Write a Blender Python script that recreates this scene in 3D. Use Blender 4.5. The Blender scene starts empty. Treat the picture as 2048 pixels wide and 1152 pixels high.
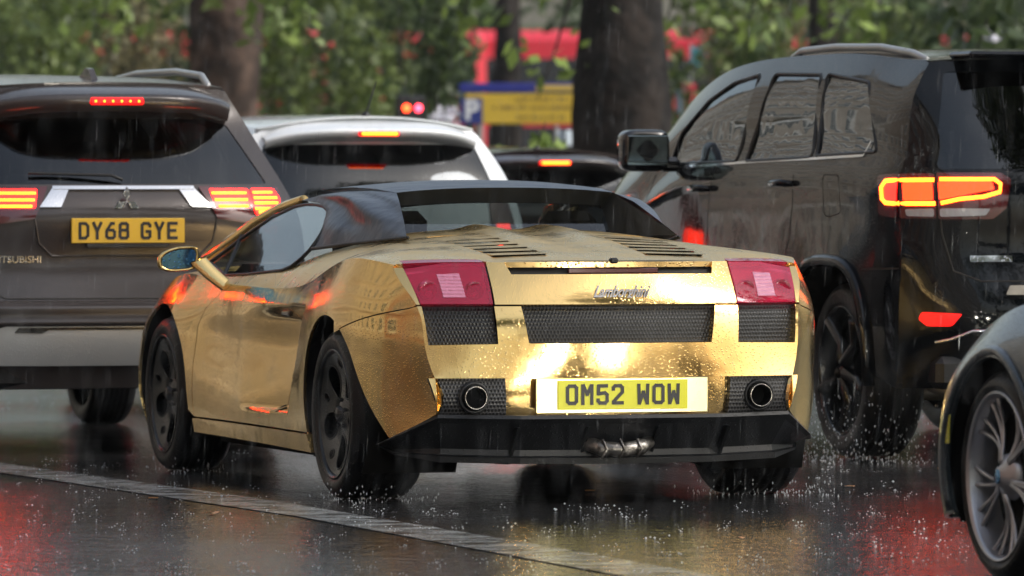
import bpy, math, random
import numpy as np
from mathutils import Vector, Matrix
from mathutils.geometry import delaunay_2d_cdt
R = math.radians
HAZE = 0.0002
rnd = random.Random(7)
scene = bpy.context.scene
COL = scene.collection

# ------------------------------------------------------------------ camera
cam_d = bpy.data.cameras.new('camera')
cam = bpy.data.objects.new('camera', cam_d); COL.objects.link(cam)
scene.camera = cam
cam_d.sensor_width = 36; cam_d.lens = 13660 / 2048 * 36
cam_d.clip_start = 0.5; cam_d.clip_end = 2000
cam.location = (-8.11, -25.49, 1.291)
cam.rotation_euler = (R(90 - 1.022), 0, R(-17.25))
cam_d.dof.use_dof = True; cam_d.dof.focus_distance = 25.8; cam_d.dof.aperture_fstop = 5.6

# ------------------------------------------------------------------ sky, sun
SUN_EL, SUN_AZ = 42, 130
w = bpy.data.worlds.new('World'); scene.world = w; w.use_nodes = True
nt = w.node_tree; nt.nodes.clear()
sky = nt.nodes.new('ShaderNodeTexSky'); sky.sky_type = 'NISHITA'; sky.sun_disc = False
sky.sun_elevation = R(SUN_EL); sky.sun_rotation = R(SUN_AZ); sky.dust_density = 4; sky.air_density = 1.5
hs = nt.nodes.new('ShaderNodeHueSaturation'); hs.inputs['Saturation'].default_value = 0.65
bg = nt.nodes.new('ShaderNodeBackground'); bg.inputs[1].default_value = 0.15
wo = nt.nodes.new('ShaderNodeOutputWorld')
nt.links.new(sky.outputs[0], hs.inputs['Color']); nt.links.new(hs.outputs[0], bg.inputs[0]); nt.links.new(bg.outputs[0], wo.inputs[0])
sun_d = bpy.data.lights.new('sun', 'SUN'); sun_d.energy = 1.3; sun_d.angle = R(25); sun_d.color = (1, 0.98, 0.95)
sun = bpy.data.objects.new('sun', sun_d); COL.objects.link(sun); sun.rotation_euler = (R(90 - SUN_EL), 0, R(180 - SUN_AZ))
scene.view_settings.view_transform = 'Standard'; scene.view_settings.look = 'None'
scene.view_settings.exposure = 0.45; scene.view_settings.gamma = 1
scene.render.engine = 'CYCLES'
scene.cycles.max_bounces = 7; scene.cycles.transparent_max_bounces = 12
scene.cycles.sample_clamp_indirect = 25
scene.render.resolution_x = 1024; scene.render.resolution_y = 576

# ------------------------------------------------------------------ splines
class Spl:
    """natural cubic spline on fixed knots, vectorised over many value sets"""
    def __init__(s, k):
        s.k = k = np.array(k, float); n = len(k); h = np.diff(k)
        A = np.eye(n); B = np.zeros((n, n))
        for i in range(1, n - 1):
            A[i, i-1] = h[i-1]; A[i, i] = 2 * (h[i-1] + h[i]); A[i, i+1] = h[i]
            B[i, i-1] = 6 / h[i-1]; B[i, i] = -6 / h[i-1] - 6 / h[i]; B[i, i+1] = 6 / h[i]
        s.M = np.linalg.solve(A, B); s.h = h
    def __call__(s, v, t):                      # v (K,N) or (K,), t (N,)
        v = np.asarray(v, float); t = np.atleast_1d(np.asarray(t, float))
        if v.ndim == 1: v = np.repeat(v[:, None], len(t), 1)
        m = s.M @ v
        i = np.clip(np.searchsorted(s.k, t) - 1, 0, len(s.h) - 1); j = np.arange(len(t))
        h = s.h[i]; tc = np.clip(t, s.k[0] - .3 * s.h[0], s.k[-1] + .3 * s.h[-1])
        a = (s.k[i+1] - tc) / h; b = (tc - s.k[i]) / h
        return a * v[i, j] + b * v[i+1, j] + ((a**3 - a) * m[i, j] + (b**3 - b) * m[i+1, j]) * h * h / 6
def sm(e0, e1, x):
    t = np.clip((x - e0) / (e1 - e0), 0, 1); return t * t * (3 - 2 * t)

# ------------------------------------------------------------------ mesh accumulator
class Acc:
    def __init__(s): s.V = []; s.F = []; s.N = []; s.MI = []; s.slot = 0
    def add(s, V, F, smooth=False, N=None):
        V = np.array(V, float).reshape(-1, 3); o = len(s.V)
        groups = {}
        for f in F: groups.setdefault(len(f), []).append(f)
        fns = {}
        for k, fs in groups.items():
            I = np.array(fs); P = V[I]; fns[k] = (I, np.cross(P, np.roll(P, -1, 1)).sum(1))
        if smooth and N is None:
            vn = np.zeros_like(V)
            for I, n in fns.values():
                for c in range(I.shape[1]): np.add.at(vn, I[:, c], n)
            N = vn / np.maximum(np.linalg.norm(vn, axis=1), 1e-12)[:, None]
        s.V.extend(V.tolist())
        for I, n in fns.values():
            s.F.extend((I + o).tolist()); s.MI.extend([s.slot] * len(I))
            if N is not None: s.N.extend(np.asarray(N)[I].reshape(-1, 3).tolist())
            else: s.N.extend(np.repeat(n / np.maximum(np.linalg.norm(n, axis=1), 1e-12)[:, None], I.shape[1], 0).tolist())
        return s
    def build(s, name, mats, parent=None, **kw):
        me = bpy.data.meshes.new(name); me.from_pydata(s.V, [], s.F)
        if not isinstance(mats, (list, tuple)): mats = [mats]
        for m in mats: me.materials.append(m)
        me.polygons.foreach_set('material_index', s.MI)
        me.polygons.foreach_set('use_smooth', [True] * len(s.F))
        me.normals_split_custom_set(s.N); me.update()
        o = bpy.data.objects.new(name, me); COL.objects.link(o)
        if parent is not None: o.parent = parent
        for k, v in kw.items(): o[k] = v
        return o
    # --- shapes
    def box(s, c, size, rot=None, bev=0.0):
        hx, hy, hz = size[0] / 2, size[1] / 2, size[2] / 2
        b = min(bev, hx * .9, hy * .9, hz * .9)
        if b <= 0:
            V = [(x, y, z) for x in (-hx, hx) for y in (-hy, hy) for z in (-hz, hz)]
            F = [(0,1,3,2), (4,6,7,5), (0,4,5,1), (2,3,7,6), (0,2,6,4), (1,5,7,3)]
        else:
            V = []; idx = {}
            for sx in (-1, 1):
                for sy in (-1, 1):
                    for sz in (-1, 1):
                        for a in range(3):
                            p = [sx * (hx - b), sy * (hy - b), sz * (hz - b)]
                            p[a] = (sx * hx, sy * hy, sz * hz)[a]
                            idx[(sx, sy, sz, a)] = len(V); V.append(p)
            F = []
            for a in range(3):
                o1, o2 = [(1, 2), (2, 0), (0, 1)][a]
                for sg in (-1, 1):
                    q = []
                    for u, v in ((-1,-1), (1,-1), (1,1), (-1,1)):
                        k = [0, 0, 0]; k[a] = sg; k[o1] = u; k[o2] = v; q.append(idx[(k[0], k[1], k[2], a)])
                    F.append(q if sg > 0 else q[::-1])
            for a in range(3):
                o1, o2 = [(1, 2), (2, 0), (0, 1)][a]
                for u in (-1, 1):
                    for v in (-1, 1):
                        q = []
                        for sg, ax in ((-1, o1), (1, o1), (1, o2), (-1, o2)):
                            k = [0, 0, 0]; k[a] = sg; k[o1] = u; k[o2] = v; q.append(idx[(k[0], k[1], k[2], ax)])
                        F.append(q if u * v < 0 else q[::-1])
            for sx in (-1, 1):
                for sy in (-1, 1):
                    for sz in (-1, 1):
                        q = [idx[(sx, sy, sz, a)] for a in range(3)]
                        F.append(q if sx * sy * sz > 0 else q[::-1])
        V = np.array(V, float)
        if rot is not None: V = V @ np.array(Matrix.Rotation(rot[0], 3, rot[1]).transposed())
        return s.add(V + np.array(c), F)
    def lathe(s, prof, c, axis='X', n=48, smooth=True, closed=False):
        """prof list of (r, h): h along axis"""
        V = []; F = []
        for r_, h in prof:
            for i in range(n):
                a = 2 * math.pi * i / n; p, q = r_ * math.cos(a), r_ * math.sin(a)
                V.append({'X': (h, p, q), 'Y': (q, h, p), 'Z': (p, q, h)}[axis])
        m = len(prof)
        for k in range(m if closed else m - 1):
            k2 = (k + 1) % m
            for i in range(n):
                j = (i + 1) % n; F.append((k*n+i, k*n+j, k2*n+j, k2*n+i))
        return s.add(np.array(V) + np.array(c), F, smooth)
    def tube(s, pts, r, n=8, caps=True):
        P = [np.array(p, float) for p in pts]; rs = r if hasattr(r, '__len__') else [r] * len(P)
        V = []; F = []; up = np.array([0, 0, 1.])
        d = P[1] - P[0]; d /= np.linalg.norm(d)
        x = np.cross(d, up)
        if np.linalg.norm(x) < .01: x = np.array([1., 0, 0])
        x /= np.linalg.norm(x)
        for i, p in enumerate(P):
            d = P[min(i+1, len(P)-1)] - P[max(i-1, 0)]; d /= np.linalg.norm(d)
            x = x - d * (x @ d); x /= np.linalg.norm(x); y = np.cross(d, x)
            for k in range(n):
                a = 2 * math.pi * k / n; V.append(p + rs[i] * (x * math.cos(a) + y * math.sin(a)))
        for i in range(len(P) - 1):
            for k in range(n):
                j = (k + 1) % n; F.append((i*n+k, i*n+j, (i+1)*n+j, (i+1)*n+k))
        if caps: F.append(tuple(range(n))[::-1]); F.append(tuple((len(P)-1)*n + k for k in range(n)))
        return s.add(V, F, True)
    def grid(s, fn, nu, nv, smooth=True, flip=False):
        V = [fn(i / nu, j / nv) for j in range(nv + 1) for i in range(nu + 1)]
        F = []
        for j in range(nv):
            for i in range(nu):
                a = j * (nu + 1) + i; q = (a, a + 1, a + nu + 2, a + nu + 1); F.append(q[::-1] if flip else q)
        return s.add(V, F, smooth)
    def blob(s, c, size, e=.45, nu=24, nv=14):
        """superellipsoid: a box with soft corners"""
        sp = lambda v: math.copysign(abs(v) ** e, v)
        def fn(u, v):
            a, b = 2 * math.pi * u, math.pi * (v - .5)
            return (c[0] + size[0] / 2 * sp(math.cos(b)) * sp(math.cos(a)), c[1] + size[1] / 2 * sp(math.cos(b)) * sp(math.sin(a)), c[2] + size[2] / 2 * sp(math.sin(b)))
        return s.grid(fn, nu, nv)
    def prism(s, poly, fn, thick):
        """flat polygon (list of 2d) mapped by fn(a,b,depth) to 3d, extruded"""
        n = len(poly); V = [fn(a, b, 0) for a, b in poly] + [fn(a, b, thick) for a, b in poly]
        F = [tuple(range(n)), tuple(range(n, 2*n))[::-1]] + [(i, n+i, n+(i+1) % n, (i+1) % n) for i in range(n)]
        V = np.array(V, float); c = V.mean(0); p = V[list(F[0])]; nn = np.zeros(3)
        for i in range(n): nn += np.cross(p[i], p[(i+1) % n])
        if nn @ (p.mean(0) - c) < 0: F = [f[::-1] for f in F]
        return s.add(V, F)
    def panel(s, surf, loops, step=.02, skirt=.012, out=None, off=0.0):
        """smooth surface patch surf(a,b)->(N,3), trimmed by 2d loops; normals are analytic. out = vector the normal should face"""
        P2 = []; E = []; L = []
        for lp in loops:
            d = []
            for i in range(len(lp)):
                a, b = np.array(lp[i], float), np.array(lp[(i+1) % len(lp)], float)
                m = max(1, int(np.linalg.norm(b - a) / step))
                d += [a + (b - a) * k / m for k in range(m)]
            o = len(P2); P2 += d; n = len(d); E += [(o + k, o + (k+1) % n) for k in range(n)]; L.append(d)
        o = np.array(L[0]); lo, hi = o.min(0), o.max(0)
        ga, gb = np.meshgrid(np.arange(lo[0], hi[0], step) + step/2, np.arange(lo[1], hi[1], step) + step/2)
        G = np.stack([ga.ravel(), gb.ravel()], 1)
        def inside(G):
            ins = np.zeros(len(G), bool)
            for lp in L:
                q = np.array(lp); q2 = np.roll(q, -1, 0)
                for k in range(0, len(q), 64):
                    x1, y1, x2, y2 = q[k:k+64, 0], q[k:k+64, 1], q2[k:k+64, 0], q2[k:k+64, 1]
                    dy = np.where(y1 == y2, 1e-12, y2 - y1)
                    c = ((y1 > G[:, 1:2]) != (y2 > G[:, 1:2])) & (G[:, 0:1] < (x2 - x1) * (G[:, 1:2] - y1) / dy + x1)
                    ins ^= (c.sum(1) % 2).astype(bool)
            return ins
        G = G[inside(G)]; B = np.array(P2)
        if len(G):
            keep = np.ones(len(G), bool)
            for k in range(0, len(B), 64):
                dd = ((G[:, None, :] - B[None, k:k+64, :])**2).sum(2).min(1); keep &= dd > (step * .45)**2
            G = G[keep]
        allp = [Vector(p) for p in np.vstack([B, G])] if len(G) else [Vector(p) for p in B]
        vs, es, fs, ov, oe, of = delaunay_2d_cdt(allp, E, [], 2, 1e-6)
        A = np.array([v[:] for v in vs]); a, b = A[:, 0], A[:, 1]
        p0 = surf(a, b); e = 1e-3
        n = np.cross(surf(a + e, b) - surf(a - e, b), surf(a, b + e) - surf(a, b - e))
        n /= np.maximum(np.linalg.norm(n, axis=1), 1e-12)[:, None]
        if out is not None and (n @ np.array(out, float)).sum() < 0: n = -n
        p = p0 + n * off
        T = np.array([tuple(f) for f in fs if len(f) == 3]); T = T[inside(A[T].mean(1))]
        c = (np.cross(p[T[:, 1]] - p[T[:, 0]], p[T[:, 2]] - p[T[:, 0]]) * n[T].mean(1)).sum(1); T[c < 0] = T[c < 0][:, ::-1]
        F = T.tolist()
        s.add(p, F, N=n)
        if skirt:
            cnt = {}
            for f in F:
                for i in range(len(f)):
                    k = (f[i], f[(i+1) % len(f)])
                    if (k[1], k[0]) in cnt: cnt.pop((k[1], k[0]))
                    else: cnt[k] = 1
            q = p - n * skirt
            V = []; FF = []
            for (i, j) in cnt:
                o = len(V); V += [p[i], q[i], q[j], p[j]]; FF.append((o, o+1, o+2, o+3))
            if V: s.add(V, FF)
        return s

def tag(o, label=None, cat=None, group=None, kind=None):
    if label: o['label'] = label
    if cat: o['category'] = cat
    if group: o['group'] = group
    if kind: o['kind'] = kind
    return o
def empty(name, loc, label, cat, rz=0, group=None):
    o = bpy.data.objects.new(name, None); COL.objects.link(o); o.location = loc; o.rotation_euler = (0, 0, rz)
    o.empty_display_size = .3
    return tag(o, label, cat, group)
def copy_part(o, parent, dx=None):
    c = o.copy(); COL.objects.link(c); c.parent = parent
    for ch in o.children: copy_part(ch, c)
    return c
def rpoly(pts, r=.02, n=4):
    """round the corners of a polygon"""
    out = []; m = len(pts)
    for i in range(m):
        p0, p, p1 = (np.array(pts[(i + k) % m], float) for k in (-1, 0, 1))
        a, b = p0 - p, p1 - p; la, lb = np.linalg.norm(a), np.linalg.norm(b); rr = min(r, la * .45, lb * .45)
        s_, e_ = p + a / la * rr, p + b / lb * rr
        for k in range(n + 1):
            t = k / n; out.append(tuple((1-t)**2 * s_ + 2*t*(1-t) * p + t*t * e_))
    return out
def circ(c, r_, n=24, a0=0, a1=360):
    return [(c[0] + r_ * math.cos(R(a0 + (a1 - a0) * k / n)), c[1] + r_ * math.sin(R(a0 + (a1 - a0) * k / n))) for k in range(n if a1 - a0 == 360 else n + 1)]

# ------------------------------------------------------------------ materials
def nodes(m): return m.node_tree.nodes, m.node_tree.links
def mat(name, base=(.5, .5, .5), rough=.5, metal=0, coat=0, ior=1.5, emis=None, estr=0, spec=None, bumps=(), var=None, trans=0, rvar=None, coords='Object'):
    """bumps: list of (kind, scale, strength, distance); var: (scale, colour2, lo, hi)"""
    m = bpy.data.materials.new(name); m.use_nodes = True; N, L = nodes(m); b = N['Principled BSDF']
    b.inputs['Base Color'].default_value = (*base, 1); b.inputs['Roughness'].default_value = rough
    b.inputs['Metallic'].default_value = metal; b.inputs['IOR'].default_value = ior
    b.inputs['Coat Weight'].default_value = coat; b.inputs['Coat Roughness'].default_value = .04
    b.inputs['Transmission Weight'].default_value = trans
    if spec is not None: b.inputs['Specular IOR Level'].default_value = spec
    if emis: b.inputs['Emission Color'].default_value = (*emis, 1); b.inputs['Emission Strength'].default_value = estr
    tc = N.new('ShaderNodeTexCoord'); prev = None
    for kind, sc, st, dist in bumps:
        if kind == 'drops':
            t = N.new('ShaderNodeTexVoronoi'); t.feature = 'F1'; t.inputs['Scale'].default_value = sc
            r_ = N.new('ShaderNodeValToRGB'); r_.color_ramp.elements[0].color = (1, 1, 1, 1); r_.color_ramp.elements[0].position = .1
            r_.color_ramp.elements[1].color = (0, 0, 0, 1); r_.color_ramp.elements[1].position = .32
            L.new(tc.outputs[coords], t.inputs['Vector']); L.new(t.outputs['Distance'], r_.inputs[0]); h = r_.outputs[0]
        elif kind == 'vor':
            t = N.new('ShaderNodeTexVoronoi'); t.inputs['Scale'].default_value = sc; L.new(tc.outputs[coords], t.inputs['Vector']); h = t.outputs['Distance']
        else:
            t = N.new('ShaderNodeTexNoise'); t.inputs['Scale'].default_value = sc; t.inputs['Detail'].default_value = 3
            L.new(tc.outputs[coords], t.inputs['Vector']); h = t.outputs[0]
        bp_ = N.new('ShaderNodeBump'); bp_.inputs['Strength'].default_value = st; bp_.inputs['Distance'].default_value = dist
        L.new(h, bp_.inputs['Height'])
        if prev: L.new(prev, bp_.inputs['Normal'])
        prev = bp_.outputs[0]
    if prev:
        L.new(prev, b.inputs['Normal'])
        if coat: L.new(prev, b.inputs['Coat Normal'])
    if var:
        t = N.new('ShaderNodeTexNoise'); t.inputs['Scale'].default_value = var[0]; t.inputs['Detail'].default_value = 6
        L.new(tc.outputs[coords], t.inputs['Vector'])
        r_ = N.new('ShaderNodeValToRGB'); r_.color_ramp.elements[0].color = (*base, 1); r_.color_ramp.elements[1].color = (*var[1], 1)
        r_.color_ramp.elements[0].position = var[2]; r_.color_ramp.elements[1].position = var[3]
        L.new(t.outputs[0], r_.inputs[0]); L.new(r_.outputs[0], b.inputs['Base Color'])
    if rvar:
        t = N.new('ShaderNodeTexNoise'); t.inputs['Scale'].default_value = rvar[0]; t.inputs['Detail'].default_value = 5
        L.new(tc.outputs[coords], t.inputs['Vector'])
        mr = N.new('ShaderNodeMapRange'); mr.inputs['To Min'].default_value = rvar[1]; mr.inputs['To Max'].default_value = rvar[2]
        mr.inputs['From Min'].default_value = .35; mr.inputs['From Max'].default_value = .65
        L.new(t.outputs[0], mr.inputs[0]); L.new(mr.outputs[0], b.inputs['Roughness'])
    return m
def glass(name, tint, refl_rough=.02, body=None, ior=1.6):
    m = bpy.data.materials.new(name); m.use_nodes = True; N, L = nodes(m); N.clear()
    tr = N.new('ShaderNodeBsdfTransparent'); tr.inputs[0].default_value = (*tint, 1)
    gl = N.new('ShaderNodeBsdfGlossy'); gl.inputs['Roughness'].default_value = refl_rough; gl.inputs[0].default_value = (.9, .95, 1, 1)
    fr = N.new('ShaderNodeFresnel'); fr.inputs[0].default_value = ior
    mx = N.new('ShaderNodeMixShader'); out = N.new('ShaderNodeOutputMaterial')
    tc = N.new('ShaderNodeTexCoord'); t = N.new('ShaderNodeTexNoise'); t.inputs['Scale'].default_value = 3
    b = N.new('ShaderNodeBump'); b.inputs['Strength'].default_value = .14; b.inputs['Distance'].default_value = .012
    L.new(tc.outputs['Object'], t.inputs['Vector']); L.new(t.outputs[0], b.inputs['Height'])
    v = N.new('ShaderNodeTexVoronoi'); v.inputs['Scale'].default_value = 110
    r_ = N.new('ShaderNodeValToRGB'); r_.color_ramp.elements[0].color = (1, 1, 1, 1); r_.color_ramp.elements[0].position = .08
    r_.color_ramp.elements[1].color = (0, 0, 0, 1); r_.color_ramp.elements[1].position = .25
    b2 = N.new('ShaderNodeBump'); b2.inputs['Strength'].default_value = .05; b2.inputs['Distance'].default_value = .0015
    L.new(tc.outputs['Object'], v.inputs['Vector']); L.new(v.outputs['Distance'], r_.inputs[0]); L.new(r_.outputs[0], b2.inputs['Height'])
    L.new(b.outputs[0], b2.inputs['Normal']); L.new(b2.outputs[0], gl.inputs['Normal']); L.new(b2.outputs[0], fr.inputs['Normal'])
    if body:      # coloured plastic: part of the light is scattered in the lens itself
        df = N.new('ShaderNodeBsdfDiffuse'); df.inputs[0].default_value = (*body, 1); m2 = N.new('ShaderNodeMixShader'); m2.inputs[0].default_value = .38
        L.new(tr.outputs[0], m2.inputs[1]); L.new(df.outputs[0], m2.inputs[2]); tr = m2
    L.new(fr.outputs[0], mx.inputs[0]); L.new(tr.outputs[0], mx.inputs[1]); L.new(gl.outputs[0], mx.inputs[2]); L.new(mx.outputs[0], out.inputs[0])
    return m
M = {}
M['gold'] = mat('gold_chrome', (.88, .61, .25), .07, 1, bumps=[('noise', 2.6, .22, .03), ('drops', 95, .24, .002)], rvar=(4, .08, .20))
M['gold_wet'] = mat('gold_beaded', (.88, .62, .27), .30, 1, bumps=[('noise', 2.6, .15, .03), ('drops', 70, .8, .004), ('noise', 9, .3, .006)], rvar=(6, .22, .40))
M['gold_headlit'] = mat('headlit_plate_surround', (.93, .84, .48), .28, 1, bumps=[('drops', 95, .15, .002)])  # headlamp light on the plate holder put into a paler gold base
M['gold_flat'] = mat('gold_trim', (.88, .64, .27), .10, 1, bumps=[('noise', 5, .08, .01), ('drops', 95, .12, .002)])
M['seam'] = mat('dark_seam', (.01, .008, .005), .6)
M['tyre'] = mat('wet_rubber', (.005, .005, .006), .40, spec=.28, bumps=[('noise', 40, .5, .004), ('drops', 60, .5, .003)])
M['rim_black'] = mat('black_alloy', (.003, .0035, .0045), .22, spec=.45, bumps=[('drops', 80, .3, .002)])
M['rim_grey'] = mat('grey_alloy', (.46, .47, .50), .28, .8, bumps=[('drops', 80, .2, .002)])
M['plastic'] = mat('black_plastic', (.006, .007, .009), .45, bumps=[('noise', 60, .2, .002), ('drops', 70, .4, .003)])
M['gloss_black'] = mat('gloss_black', (.006, .006, .007), .08, coat=.5)
M['well'] = mat('wheel_well', (.004, .004, .004), .95, spec=.1)
M['fabric'] = mat('wet_soft_top', (.072, .092, .125), .42, coat=0, bumps=[('noise', 5, .8, .03), ('noise', 900, .2, .001)])  # black cloth; the sky's bluish sheen is mixed into its base colour
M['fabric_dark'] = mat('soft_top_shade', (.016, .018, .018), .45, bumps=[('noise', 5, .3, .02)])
M['glass_clear'] = glass('side_glass', (.45, .5, .5))
M['glass_rear'] = glass('soft_top_rear_glass', (.28, .32, .32), ior=1.7)
M['glass_tint'] = glass('tinted_glass', (.08, .08, .09), ior=2.1)
M['glass_dark'] = glass('privacy_glass', (.03, .03, .035))
M['interior'] = mat('dark_cabin', (.02, .02, .022), .8)
M['seat'] = mat('cabin_leather', (.06, .045, .035), .5)
M['chrome'] = mat('chrome_trim', (.75, .76, .78), .1, 1, bumps=[('drops', 90, .2, .002)])
M['steel'] = mat('exhaust_steel', (.45, .43, .40), .25, 1)
M['grimy'] = mat('grimy_steel', (.16, .15, .14), .35, .9, bumps=[('noise', 30, .8, .01)], var=(14, (.5, .48, .45), .5, .6))
M['alu'] = mat('dirty_aluminium', (.36, .33, .28), .45, .8, bumps=[('noise', 20, .4, .01)])
M['plate_y'] = mat('yellow_plate', (.84, .82, .01), .35, coat=.3)
M['plate_y2'] = mat('amber_plate', (.72, .44, .03), .35, coat=.3)
M['ink'] = mat('plate_ink', (.012, .012, .016), .4)
M['red_dark'] = mat('red_lens', (.34, .004, .03), .08, coat=1, bumps=[('noise', 14, .3, .01)], var=(9, (.55, .01, .09), .4, .65))
M['red_glass'] = glass('red_lens_glass', (1, .16, .30), body=(.75, .012, .075))
M['reflector'] = mat('lamp_reflector', (.75, .70, .72), .3, .6, bumps=[('vor', 60, .8, .006)])
M['reflector_dark'] = mat('lamp_shadow_box', (.55, .42, .48), .4, bumps=[('noise', 25, .5, .01)])
M['red_deep'] = mat('dark_red_lens', (.07, .003, .006), .1, coat=1)
M['pink_lens'] = mat('clear_reverse_lens', (.62, .22, .34), .15, coat=1, bumps=[('noise', 50, .5, .01)])
M['lit'] = mat('lit_brake_lamp', (.6, .02, .01), .3, emis=(1, .022, .004), estr=6)
M['lit_hot'] = mat('lit_led_lamp', (.6, .1, .01), .3, emis=(1, .11, .006), estr=11)
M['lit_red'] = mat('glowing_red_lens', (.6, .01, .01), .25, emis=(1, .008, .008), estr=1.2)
M['lit_glow'] = mat('glowing_lamp_housing', (.5, .01, .01), .2, emis=(1, .005, .003), estr=14)
M['lit_white'] = mat('lit_headlamp', (1, 1, 1), .3, emis=(1, .93, .75), estr=220)
M['grey_lens'] = mat('clear_lens', (.30, .31, .33), .1, coat=1, bumps=[('noise', 40, .5, .01)])
M['mirror_blue'] = mat('blue_mirror_glass', (.10, .26, .48), .06, 1, bumps=[('drops', 60, .3, .002)])
M['mirror_grey'] = mat('mirror_glass', (.25, .30, .30), .06, 1)
M['outl'] = mat('bronze_grey_paint', (.062, .054, .053), .16, .25, bumps=[('drops', 90, .15, .002)])
M['jeep'] = mat('charcoal_paint', (.003, .004, .006), .05, 0, spec=.33, bumps=[('noise', 2.5, .10, .02), ('drops', 90, .10, .002)])
M['white'] = mat('white_paint', (.88, .91, .93), .3, coat=1, bumps=[('drops', 80, .3, .002)], var=(3, (.80, .84, .87), .45, .6))
M['black'] = mat('dark_maroon_paint', (.025, .016, .018), .2, coat=1)
M['bmw'] = mat('steel_grey_paint', (.04, .055, .066), .3, .4, coat=.6, bumps=[('drops', 100, .9, .004)])
M['script'] = mat('script_chrome', (.16, .16, .18), .3, .6)
M['silver'] = mat('silver_skid', (.42, .43, .43), .35, .5, bumps=[('drops', 90, .3, .002)])

def mesh_mat(name, base, hole, scale=70, hexa=True):
    """honeycomb grille: voronoi cells cut dark holes into a plastic lattice"""
    m = mat(name, base, .35); N, L = nodes(m); b = N['Principled BSDF']
    tc = N.new('ShaderNodeTexCoord'); mp = N.new('ShaderNodeMapping'); mp.inputs['Scale'].default_value = (scale, 1, scale * .9)
    v = N.new('ShaderNodeTexVoronoi'); v.voronoi_dimensions = '3D'; v.feature = 'F1'; v.inputs['Scale'].default_value = 1; v.inputs['Randomness'].default_value = .0
    sx = N.new('ShaderNodeSeparateXYZ'); cm = N.new('ShaderNodeCombineXYZ'); fl = N.new('ShaderNodeMath'); fl.operation = 'FLOOR'
    md = N.new('ShaderNodeMath'); md.operation = 'MULTIPLY'; md.inputs[1].default_value = .5; ad = N.new('ShaderNodeMath'); ad.operation = 'ADD'
    L.new(tc.outputs['Object'], mp.inputs[0]); L.new(mp.outputs[0], sx.inputs[0]); L.new(sx.outputs[2], fl.inputs[0]); L.new(fl.outputs[0], md.inputs[0])
    L.new(sx.outputs[0], ad.inputs[0]); L.new(md.outputs[0], ad.inputs[1]); L.new(ad.outputs[0], cm.inputs[0]); L.new(sx.outputs[2], cm.inputs[2])
    fr = N.new('ShaderNodeVectorMath'); fr.operation = 'FRACTION'; sb = N.new('ShaderNodeVectorMath'); sb.operation = 'SUBTRACT'; sb.inputs[1].default_value = (.5, 0, .5)
    ln = N.new('ShaderNodeVectorMath'); ln.operation = 'LENGTH'
    L.new(cm.outputs[0], fr.inputs[0]); L.new(fr.outputs[0], sb.inputs[0]); L.new(sb.outputs[0], ln.inputs[0])
    r_ = N.new('ShaderNodeValToRGB'); r_.color_ramp.elements[0].position = .33; r_.color_ramp.elements[0].color = (*hole, 1)
    r_.color_ramp.elements[1].position = .42; r_.color_ramp.elements[1].color = (*base, 1)
    L.new(ln.outputs['Value'], r_.inputs[0]); L.new(r_.outputs[0], b.inputs['Base Color'])
    bu = N.new('ShaderNodeBump'); bu.inputs['Strength'].default_value = .9; bu.inputs['Distance'].default_value = .004
    L.new(ln.outputs['Value'], bu.inputs['Height']); L.new(bu.outputs[0], b.inputs['Normal'])
    N.remove(v)
    return m
M['grille'] = mesh_mat('honeycomb_grille', (.018, .018, .02), (.001, .001, .001), 75)
M['grille2'] = mesh_mat('exhaust_honeycomb', (.06, .06, .065), (.002, .002, .002), 75)

# ------------------------------------------------------------------ lettering drawn as strokes (UK plate style), cell 50 x 79
GL = {
 'O': [[(7,14),(14,7),(36,7),(43,14),(43,65),(36,72),(14,72),(7,65),(7,14)]],
 'M': [[(7,0),(7,79)], [(43,0),(43,79)], [(9,74),(25,40),(41,74)]],
 'W': [[(7,79),(9,4)], [(43,79),(41,4)], [(10,5),(25,48),(40,5)]],
 '5': [[(42,72),(9,72),(8,42),(34,46),(43,38),(43,15),(36,7),(14,7),(7,15),(7,20)]],
 '2': [[(7,58),(7,65),(14,72),(36,72),(43,65),(43,48),(8,12),(8,7),(44,7)]],
 'D': [[(7,7),(7,72),(32,72),(43,60),(43,19),(32,7),(7,7)]],
 'Y': [[(6,79),(25,38),(44,79)], [(25,40),(25,0)]],
 '6': [[(40,72),(28,72),(9,42),(7,36),(7,14),(14,7),(36,7),(43,14),(43,34),(36,42),(10,42)]],
 '8': [[(14,42),(8,48),(8,65),(15,72),(35,72),(42,65),(42,48),(36,42),(14,42),(7,35),(7,14),(14,7),(36,7),(43,14),(43,35),(36,42)]],
 'G': [[(43,58),(43,64),(36,72),(14,72),(7,65),(7,14),(14,7),(36,7),(43,14),(43,36),(27,36)]],
 'E': [[(44,72),(7,72),(7,7),(44,7)], [(7,40),(38,40)]],
}
def plate_text(acc, text, cx, y, cz, h=.079, stroke=13.5, normal_y=-1, lift=.0015):
    k = h / 79; pitch = 61; widths = [30 if ch == ' ' else 50 for ch in text]
    tot = sum(widths) + 11 * (len(text) - 1); x = -tot / 2
    for ch, wd in zip(text, widths):
        for line in GL.get(ch, []):
            for (a, b), (c, d) in zip(line, line[1:]):
                p, q = np.array([a, b], float), np.array([c, d], float); t = q - p; l = np.linalg.norm(t); t /= l
                nn = np.array([-t[1], t[0]]) * stroke / 2; e = t * stroke * .35
                if (abs(b - 79) < 1 or b < 1): p0 = p
                else: p0 = p - e
                q0 = q if (abs(d - 79) < 1 or d < 1) else q + e
                lift += .00001
                acc.add([(cx + (x + u[0]) * k, y - lift, cz + (u[1] - 39.5) * k) for u in (p0 - nn, q0 - nn, q0 + nn, p0 + nn)], [(0, 1, 2, 3) if True else 0])
        x += wd + 11
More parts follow.
